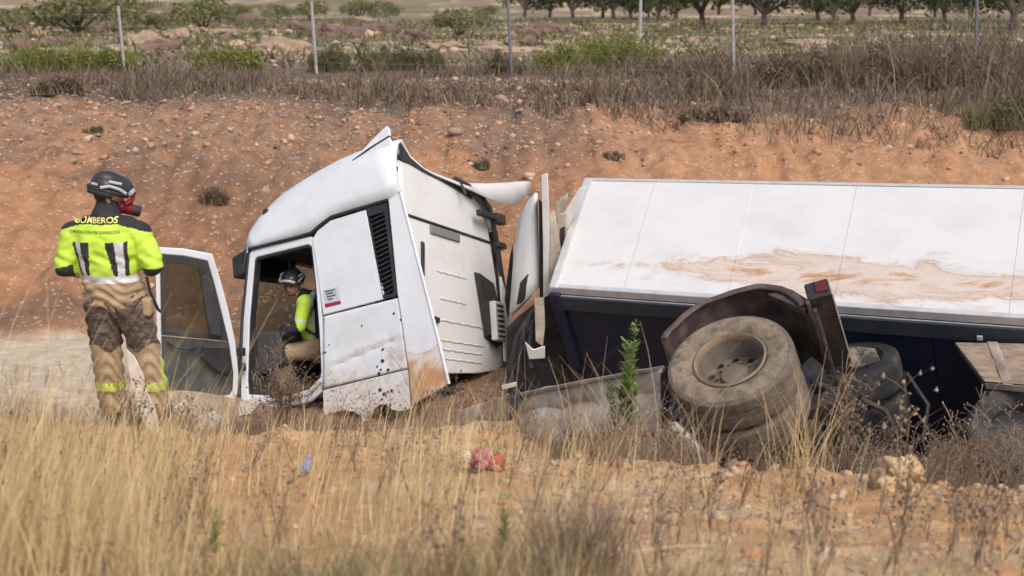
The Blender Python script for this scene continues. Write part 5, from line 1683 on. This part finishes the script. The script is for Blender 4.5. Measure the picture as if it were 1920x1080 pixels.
# low scrub over the plain
P = pts_in(52000, (-34, 34), (30, 85), 72, lambda X, Y, r: (np.abs(X) < .42 * Y) & (fbm(X, Y * 1.6, .3, 3, 83) + .25 * fbm(X, Y, 1.5, 2, 84) > -.06))
r = np.random.default_rng(73)
V, Qd = blades(P, r.lognormal(-1.75, .5, len(P)), r.uniform(.03, .09, len(P)), r.uniform(.1, 1.5, len(P)), 74, .8, k=2)
o = link('plain_scrub', raw_mesh('plain_scrub', V, Qd), None, M['shrub_olive'])
tag(o, 'patchy olive scrub over the plain behind the fence', 'scrub', kind='stuff')


def leaf_cloud(n, lobes, size, seed, aspect=.5):
    """Leaf-sized faces spread through the volume of several lobes (c, r3)."""
    r = np.random.default_rng(seed)
    w = np.array([l[1][0] * l[1][1] * l[1][2] for l in lobes]) ** .7
    k = r.choice(len(lobes), n, p=w / w.sum())
    C = np.array([l[0] for l in lobes])[k]
    R_ = np.array([l[1] for l in lobes])[k]
    d = r.normal(size=(n, 3))
    d /= np.linalg.norm(d, axis=1)[:, None]
    P_ = C + d * R_ * (r.uniform(.15, 1.12, n) ** .45)[:, None]
    a = r.normal(size=(n, 3))
    a /= np.linalg.norm(a, axis=1)[:, None]
    b_ = np.cross(a, r.normal(size=(n, 3)))
    b_ /= np.linalg.norm(b_, axis=1)[:, None]
    s_ = r.uniform(.6, 1.3, n)[:, None] * size
    V = np.stack([P_ - a * s_, P_ + b_ * s_ * aspect, P_ + a * s_, P_ - b_ * s_ * aspect], 1).reshape(-1, 3)
    return V, np.arange(4 * n).reshape(-1, 4)


def shrub(name, px, py, D, w, h, mat, label, cat, seed, n=1800, size=.05, group=None):
    p = at(px, py, D)
    z = hz(p.x, D)
    o = root(name, (p.x, D, z), label=label, cat=cat, group=group)
    r = np.random.default_rng(seed)
    lobes = []
    for _ in range(13):
        u = r.uniform(-.5, .5)
        top = h * (1 - 1.5 * u * u) * r.uniform(.35, 1.0)
        lobes.append(((u * w, r.uniform(-.2, .2) * w, top * .62), (w * r.uniform(.07, .16), w * r.uniform(.07, .15), top * r.uniform(.3, .5))))
    V, Qd = leaf_cloud(int(n * .8), lobes, size * .8, seed)
    nb = int(n * .25)
    kb = r.integers(len(lobes), size=nb)
    Pb = np.array([lobes[q][0] for q in kb]) * [1, 1, 0] + r.normal(0, .06 * w, (nb, 3)) * [1, 1, 0]
    Vb, Qb = blades(Pb, h * r.uniform(.4, 1.15, nb), np.full(nb, .014), r.uniform(.1, .9, nb), seed + 7, .3, k=2)
    Qd = np.concatenate([Qd, Qb + len(V)])
    V = np.concatenate([V, Vb])
    link('foliage', raw_mesh('foliage', V, Qd), o, mat)
    st = MB()
    for c, q in lobes:
        st.tube([(c[0] * .25, c[1] * .25, -.05), (c[0] * .7, c[1] * .7, c[2] * .6), c], [.025, .018, .008], 5)
    st.build('stem', M['bark'], o)
    return o


shrub('green_shrub', 85, 128, 29.4, 1.5, .62, M['shrub_green'], 'broad low green shrub at the foot of the fence, the one farthest from the trees', 'shrub', 801, 2200)
shrub('green_shrub', 185, 130, 29.6, 1.5, .60, M['shrub_green'], 'bushy yellowish green shrub crossed by the first pale fence post', 'shrub', 802, 2200)
shrub('green_shrub', 430, 128, 29.8, 1.25, .58, M['shrub_green'], 'rounded small green shrub between the first two fence posts', 'shrub', 803, 1700)
shrub('green_shrub', 650, 140, 29.3, 1.5, .62, M['shrub_olive'], 'dull olive shrub just past the second fence post', 'shrub', 804, 2000)
shrub('green_shrub', 765, 138, 29.7, 1.5, .55, M['shrub_olive'], 'sprawling olive green shrub midway between the second and third posts', 'shrub', 805, 2000)
shrub('green_shrub', 1055, 126, 29.8, 1.3, .62, M['shrub_green'], 'lower flank shrub of bright green beside the tallest bright bush', 'shrub', 806, 1900)
shrub('green_shrub', 1135, 122, 30.2, 1.9, .78, M['shrub_green'], 'largest and brightest green bush on top of the bank', 'shrub', 807, 3200)
shrub('dry_shrub', 950, 150, 28.4, .8, .5, M['dark_twig'], 'dark bare shrub around the blue grey fence post', 'shrub', 808, 1300, .04)
shrub('dry_shrub', 1480, 172, 26.5, 1.6, .8, M['dark_twig'], 'tangled grey shrub to the side of the tall reddish post', 'shrub', 809, 2400, .045)
shrub('dry_shrub', 1640, 165, 26.0, 1.9, .95, M['dark_twig'], 'largest grey leafless thicket on the bank above the trailer', 'shrub', 810, 3000, .045)
shrub('dry_shrub', 1790, 160, 26.2, 1.8, .85, M['dark_twig'], 'grey thicket standing before the last thin fence post', 'shrub', 811, 2600, .045)
shrub('dry_shrub', 1335, 245, 23.0, 1.0, .3, M['dark_twig'], 'dark scrubby bush hanging over the edge of the cut bank', 'shrub', 812, 1500, .04)
shrub('dry_shrub', 1900, 250, 23.2, 1.5, .6, M['shrub_olive'], 'brownish shrub on the bank slope at the picture edge above the trailer', 'shrub', 815, 1800, .045)
shrub('dry_shrub', 110, 195, 24.6, .9, .4, M['dark_twig'], 'squat brown bush on the crest above the standing firefighter', 'shrub', 813, 1500, .035)
shrub('dry_tuft', 405, 342, 20.6, .42, .3, M['dark_twig'], 'small dark tuft alone on the bare orange bank', 'tuft', 814, 800, .025)
shrub('dry_tuft', 893, 295, 21.6, .36, .2, M['dark_twig'], 'small brown tuft on the bank above the torn roof fairing', 'tuft', 816, 600, .025)
shrub('dry_tuft', 1150, 305, 21.4, .28, .16, M['dark_twig'], 'tiny brown tuft on the bank above the trailer nose', 'tuft', 817, 400, .02)
shrub('dry_tuft', 178, 262, 22.6, .3, .15, M['shrub_olive'], 'olive tuft among stones on the bank above the helmet', 'tuft', 818, 400, .02)


# orchard trees and young trees on the plain
def tree_meshes(seed, mat, th, cw, chh, n, size):
    r = np.random.default_rng(seed)
    lobes = [((r.uniform(-.5, .5) * cw, r.uniform(-.5, .5) * cw, th + chh * r.uniform(.2, .85)), (cw * r.uniform(.2, .34), cw * r.uniform(.2, .34), chh * r.uniform(.16, .3))) for _ in range(11)]
    V, Qd = leaf_cloud(n, lobes, size, seed)
    cm = raw_mesh('crown', V, Qd)
    cm.materials.append(mat)
    mb = MB()
    lean = r.uniform(-.12, .12)
    mb.tube([(0, 0, -.1), (lean * .4, 0, th * .5), (lean, 0, th)], [.13, .10, .09], 8)
    for c, q in lobes[:6]:
        mb.tube([(lean, 0, th - .03), (lean * .5 + c[0] * .5, c[1] * .5, th + (c[2] - th) * .55), c], [.065, .04, .015], 6)
    to = mb.build('trunk', M['bark'], None, smooth=True)
    tm = to.data
    bpy.data.objects.remove(to)
    return cm, tm


orch = [tree_meshes(900 + i, M['orchard_leaf'], .48, 2.3, 2.4, 1500, .11) for i in range(3)]
young = [tree_meshes(920 + i, M['young_leaf'], .05, 3.0, 1.7, 1500, .11) for i in range(3)]


def tree(name, px, py, D, kind, s, label, group, a):
    p = at(px, py, D)
    o = root(name, (p.x, D, hz(p.x, D) - .02), label=label, cat='tree', group=group)
    o.scale = (s, s, s)
    o.rotation_euler = (0, 0, a)
    link('crown', kind[0], o)
    link('trunk', kind[1], o)
    return o


r = random.Random(5)
row_lab = ['front orchard tree standing above the brightest green bush', 'front orchard tree just before the lone pale post', 'front orchard tree just past the lone pale post', 'front orchard tree midway between the lone pale post and the tall post',
           'first front orchard tree past the tall fence post', 'second front orchard tree past the tall fence post', 'third front orchard tree past the tall fence post', 'fourth front orchard tree past the tall fence post',
           'last front orchard tree before the thin dark post', 'biggest orchard tree, its forked trunk nearest the fence', 'front orchard tree cut off by the picture edge beyond the thin dark post', 'front orchard tree nearest the blue grey post']
young_lab = ['pale young tree at the very edge, over the first shrub', 'young tree second from the edge, over the first green shrub', 'largest pale young tree just before the first post', 'young tree close beside the upper end of the first post',
             'young tree just past the first post, the farther of two', 'young tree just past the first post, the nearer of two', 'young tree standing over the rounded small green shrub', 'small far young tree past the rounded small shrub',
             'young tree a little before the second fence post', 'young tree touching the second fence post', 'young tree past the second post over the dull olive shrub', 'young tree between dull and sprawling olive shrubs',
             'lone nearer young tree before the blue grey post', 'small far young tree close before the blue grey post']
for i, (px, py, s) in enumerate([(1130, 30, .8), (1182, 28, .8), (1236, 40, 1), (1318, 50, 1.05), (1432, 52, 1.08), (1535, 40, .9), (1600, 48, 1.0), (1692, 48, .98), (1772, 42, .9), (1898, 62, 1.25), (1985, 55, 1.05), (1075, 36, .9)]):
    D = (CAMZ - 1.66) / math.tan(PITCH - math.atan((540 - py) / FPX))
    near = px == 1898
    tree('orchard_tree', px, py, min(D, 95), orch[i % 3], s * 1.3, row_lab[i], 'front row of orchard trees', r.uniform(0, 6.28))
for i in range(14):
    px = 985 + i * 75 + r.uniform(-30, 30)
    tree('orchard_tree', px, 20, r.uniform(88, 112), orch[i % 3], r.uniform(.8, 1.4), 'distant orchard tree in the rows behind, crown cut by the top edge', 'back rows of orchard trees', r.uniform(0, 6.28))
for i, (px, py, s) in enumerate([(20, 62, .8), (70, 44, .75), (150, 66, .95), (190, 40, .8), (265, 45, .8), (300, 58, .7), (385, 60, .8), (450, 34, .8), (520, 36, .8), (585, 40, .7), (680, 34, .85), (720, 32, .7), (860, 70, .75), (905, 36, .7)]):
    D = (CAMZ - 1.66) / math.tan(PITCH - math.atan((540 - py) / FPX))
    tree('young_tree', px, py, D, young[i % 3], s * r.uniform(.65, 1.15), young_lab[i], 'young trees among the heaps', r.uniform(0, 6.28))

# wire fence along the crest
fc = [(235, 140, 29.2, 1.32, 'post'), (595, 152, 28.6, 1.42, 'post'), (960, 165, 28.0, 1.9, 'post_dark'), (1376, 185, 27.0, 2.1, 'post'), (1828, 170, 27.6, 1.9, 'post_dark'), (-125, 130, 29.8, 1.35, 'post'), (2280, 180, 27.0, 1.7, 'post')]
p0 = at(960, 165, 28.0)
fence = root('wire_fence', (p0.x, 28.0, hz(p0.x, 28.0)), label='sagging wire fence on thin pale posts along the top of the bank', cat='fence')
tops = []
for px, py, D, h_, mm in sorted(fc):
    p = at(px, py, D)
    z = hz(p.x, D)
    bpt = Vector((p.x, D, z - .2))
    tpt = Vector((p.x - .07 * h_ / 1.3, D, z + h_))
    MB().tube([bpt, tpt], .032, 8).build('post', M[mm], fence, smooth=True, origin=fence.location)
    tops.append((Vector((p.x, D, z)), h_))
for k in range(5):
    pts = []
    for i, (q, h_) in enumerate(tops):
        pts.append(q + Vector((-.05, -.035, 1.2 * (k + 1) / 5.2)))
        if i < len(tops) - 1:
            mid = (q + tops[i + 1][0]) / 2
            pts.append(mid + Vector((-.05, -.035, 1.2 * (k + 1) / 5.2 - .03)))
    MB().tube(pts, .0035, 4).build('wire', M['wire'], fence, origin=fence.location)
p = at(1200, 62, 46)
fp = MB().tube([(0, 0, -.2), (0, 0, 1.6)], .05, 8).build('fence_post', M['post'], None, smooth=True)
fp.location = (p.x, 46, hz(p.x, 46))
tag(fp, 'lone pale post standing far out on the plain behind the brightest bush', 'post')


# plants one can pick out
def plant(name, px, py, D, arr, mats, label, cat, s=1.0, group=None, dz=0, rz=0, lean=0, rootless=None):
    p = at(px, py, D)
    V, Qd, mi = arr
    V = V.copy()
    V[:, 0] += V[:, 2] * lean
    o = root(name, (p.x, D, hz(p.x, D) + dz), label=label, cat=cat, group=group)
    o.scale = (s, s, s)
    o.rotation_euler = (0, 0, rz)
    for slot, pn in ((0, 'stem'), (1, 'seed_head'), (2, 'leaves')):
        q = Qd[mi == slot]
        if len(q):
            u, inv = np.unique(q, return_inverse=True)
            tag(link(pn, raw_mesh(pn, V[u], inv.reshape(q.shape)), o, mats[slot]), kind='stuff')
    return o


G3 = [M['green_weed']] * 3
B3 = [M['brown_weed'], M['seed'], M['brown_weed']]
plant('green_weed', 1170, 872, 8.75, weed(1, 1.22, 8, .11, 0, 0, .006, .02, 120, .075, .62), G3, 'tall bright green weed upright before the dark trailer wall', 'weed')
plant('green_weed', 945, 1010, 5.6, weed(2, .24, 4, .06, 0, 0, .005, .2, 26, .04), G3, 'short green leafy weed in the straw below the pink bag', 'weed')
plant('green_weed', 402, 990, 5.7, weed(3, .22, 4, .05, 0, 0, .005, .2, 22, .04), G3, 'small green sprig in the straw below the cab', 'weed')
plant('green_weed', 1098, 960, 6.4, weed(4, .28, 2, .03, 0, 0, .005, .1, 26, .03), G3, 'thin upright green sprig where straw gives way to gravel', 'weed')
plant('green_weed', 870, 1055, 5.0, weed(6, .16, 6, .08, 0, 0, .004, .3, 22, .035), G3, 'low green clump at the lower edge, mid straw', 'weed')
plant('yellow_weed', 930, 925, 8.2, weed(5, .12, 7, .09, 0, 0, .004, .4, 12, .035), G3, 'yellow green weed hugging the ground under the pink bag', 'weed')
# straw tuft on the lip by the wheel
r_ = np.random.default_rng(90)
Pt = np.stack([r_.normal(0, .06, 110), r_.normal(0, .06, 110), np.zeros(110)], 1)
V, Qd = blades(Pt[:52], r_.uniform(.15, .95, 52) ** 1.5 * .9, r_.uniform(.004, .007, 52), r_.uniform(.05, .6, 52), 91, .3, k=4)
qh = hit(1500, 912)
plant('straw_tuft', 1500, 912, qh.y, (V, Qd, np.zeros(len(Qd))), [M['straw']], 'tall pale straw tuft on the gravel edge below the wheel', 'tuft')
V, Qd = blades(np.repeat(Pt, 3, 0) * 2.2, r_.uniform(.25, .62, 330), r_.uniform(.004, .007, 330), r_.uniform(.05, .7, 330), 92, .4, k=4)
plant('grass_tussock', 1085, 1075, 5.1, (V, Qd, np.zeros(len(Qd))), [M['brown_weed']], 'brown tussock of stiff stalks at the lower edge beside the gravel', 'tussock', .8)
plant('straw_tussock', 60, 1060, 5.1, (V, Qd, np.zeros(len(Qd))), [M['straw']], 'dense straw tussock filling the near corner', 'tussock', 1.0)
# long arching straw stalks lying over the gravel
for (a, b2, c_, lab) in [((1100, 1075), (1180, 1035), (1340, 1022), 'long straw stalk arching low over the gravel'), ((1120, 1070), (1145, 1010), (1185, 960), 'stiff straw stalk slanting up beside the brown tussock')]:
    q0, q1, q2 = at(*a, 5.2), at(*b2, 5.5), at(*c_, 5.7)
    o = MB().tube([q0, (q0 + q1) / 2 + Vector((0, 0, .01)), q1, (q1 + q2) / 2 + Vector((0, 0, .01)), q2], [.005, .005, .004, .003, .002], 6).build('straw_stalk', M['straw'], None, smooth=True, origin=q0)
    o.location = q0
    tag(o, lab, 'stalk')
plant('seed_weed', 1690, 1010, 5.9, weed(11, .42, 5, .16, 12, 0.0075, .005), B3, 'branching brown weed with dark seed heads under the earth clod', 'weed')
plant('seed_weed', 1540, 1050, 5.4, weed(12, .40, 4, .14, 10, 0.0075, .005), B3, 'brown seeded weed on the gravel below the straw tuft', 'weed')
plant('seed_weed', 1830, 1050, 5.3, weed(13, .42, 6, .18, 12, 0.0082, .005), B3, 'spreading brown weed in the near gravel corner', 'weed')
plant('seed_weed', 1330, 1000, 6.2, weed(14, .34, 4, .12, 9, 0.0068, .0045), B3, 'slight brown weed on open gravel above the arching stalk', 'weed')
plant('seed_weed', 30, 880, 6.6, weed(15, .62, 7, .28, 14, 0.0095, .006), B3, 'dark seeded weed rising at the edge beside the pale silt', 'weed')
plant('seed_weed', 1700, 890, 8.75, weed(16, 1.05, 4, .12, 9, .016, .008), [M['brown_weed'], M['seed_pale'], M['brown_weed']], 'tall weed with pale knobs against the dark trailer wall', 'weed')
plant('seed_weed', 1590, 900, 8.7, weed(17, .95, 8, .3, 16, .014, .008), [M['brown_weed'], M['seed'], M['brown_weed']], 'bushy brown weed in front of the dark twin tyres', 'weed')
plant('plume_weed', 1800, 900, 8.8, weed(18, .9, 6, .3, 20, .006, .008, 1.4), [M['brown_weed'], M['seed_pale'], M['brown_weed']], 'feathery drooping weed before the dark gap under the trailer', 'weed')
plant('plume_weed', 1880, 905, 8.7, weed(19, .85, 7, .3, 20, .006, .008, 1.4), [M['brown_weed'], M['seed_pale'], M['brown_weed']], 'feathery weed leaning across the last tyre', 'weed')
plant('dead_bush', 1235, 850, 9.6, weed(20, .8, 16, .4, 22, .013, .007), [M['brown_weed'], M['seed'], M['brown_weed']], 'dense dead brown bush tangled against the big wheel', 'dead bush')
plant('dead_bush', 255, 840, 8.9, weed(21, .5, 14, .3, 16, .007, .006), [M['dark_twig'], M['seed'], M['dark_twig']], 'dark dead bush at the foot of the broken white strip', 'dead bush')
plant('dead_bush', 350, 805, 11.8, weed(22, .42, 12, .3, 16, .009, .006), [M['brown_weed'], M['seed'], M['brown_weed']], 'brown dead bush pushed against the open door', 'dead bush')
plant('dead_bush', 530, 790, 13.4, weed(23, 1.0, 26, .42, 18, .010, .008), [M['brown_weed'], M['seed'], M['brown_weed']], 'dead bush growing up across the doorway of the cab', 'dead bush')
plant('dead_bush', 880, 760, 13.4, weed(24, .7, 14, .4, 14, .010, .008), [M['brown_weed'], M['seed'], M['brown_weed']], 'dead bush crushed between the cab and the trailer', 'dead bush')
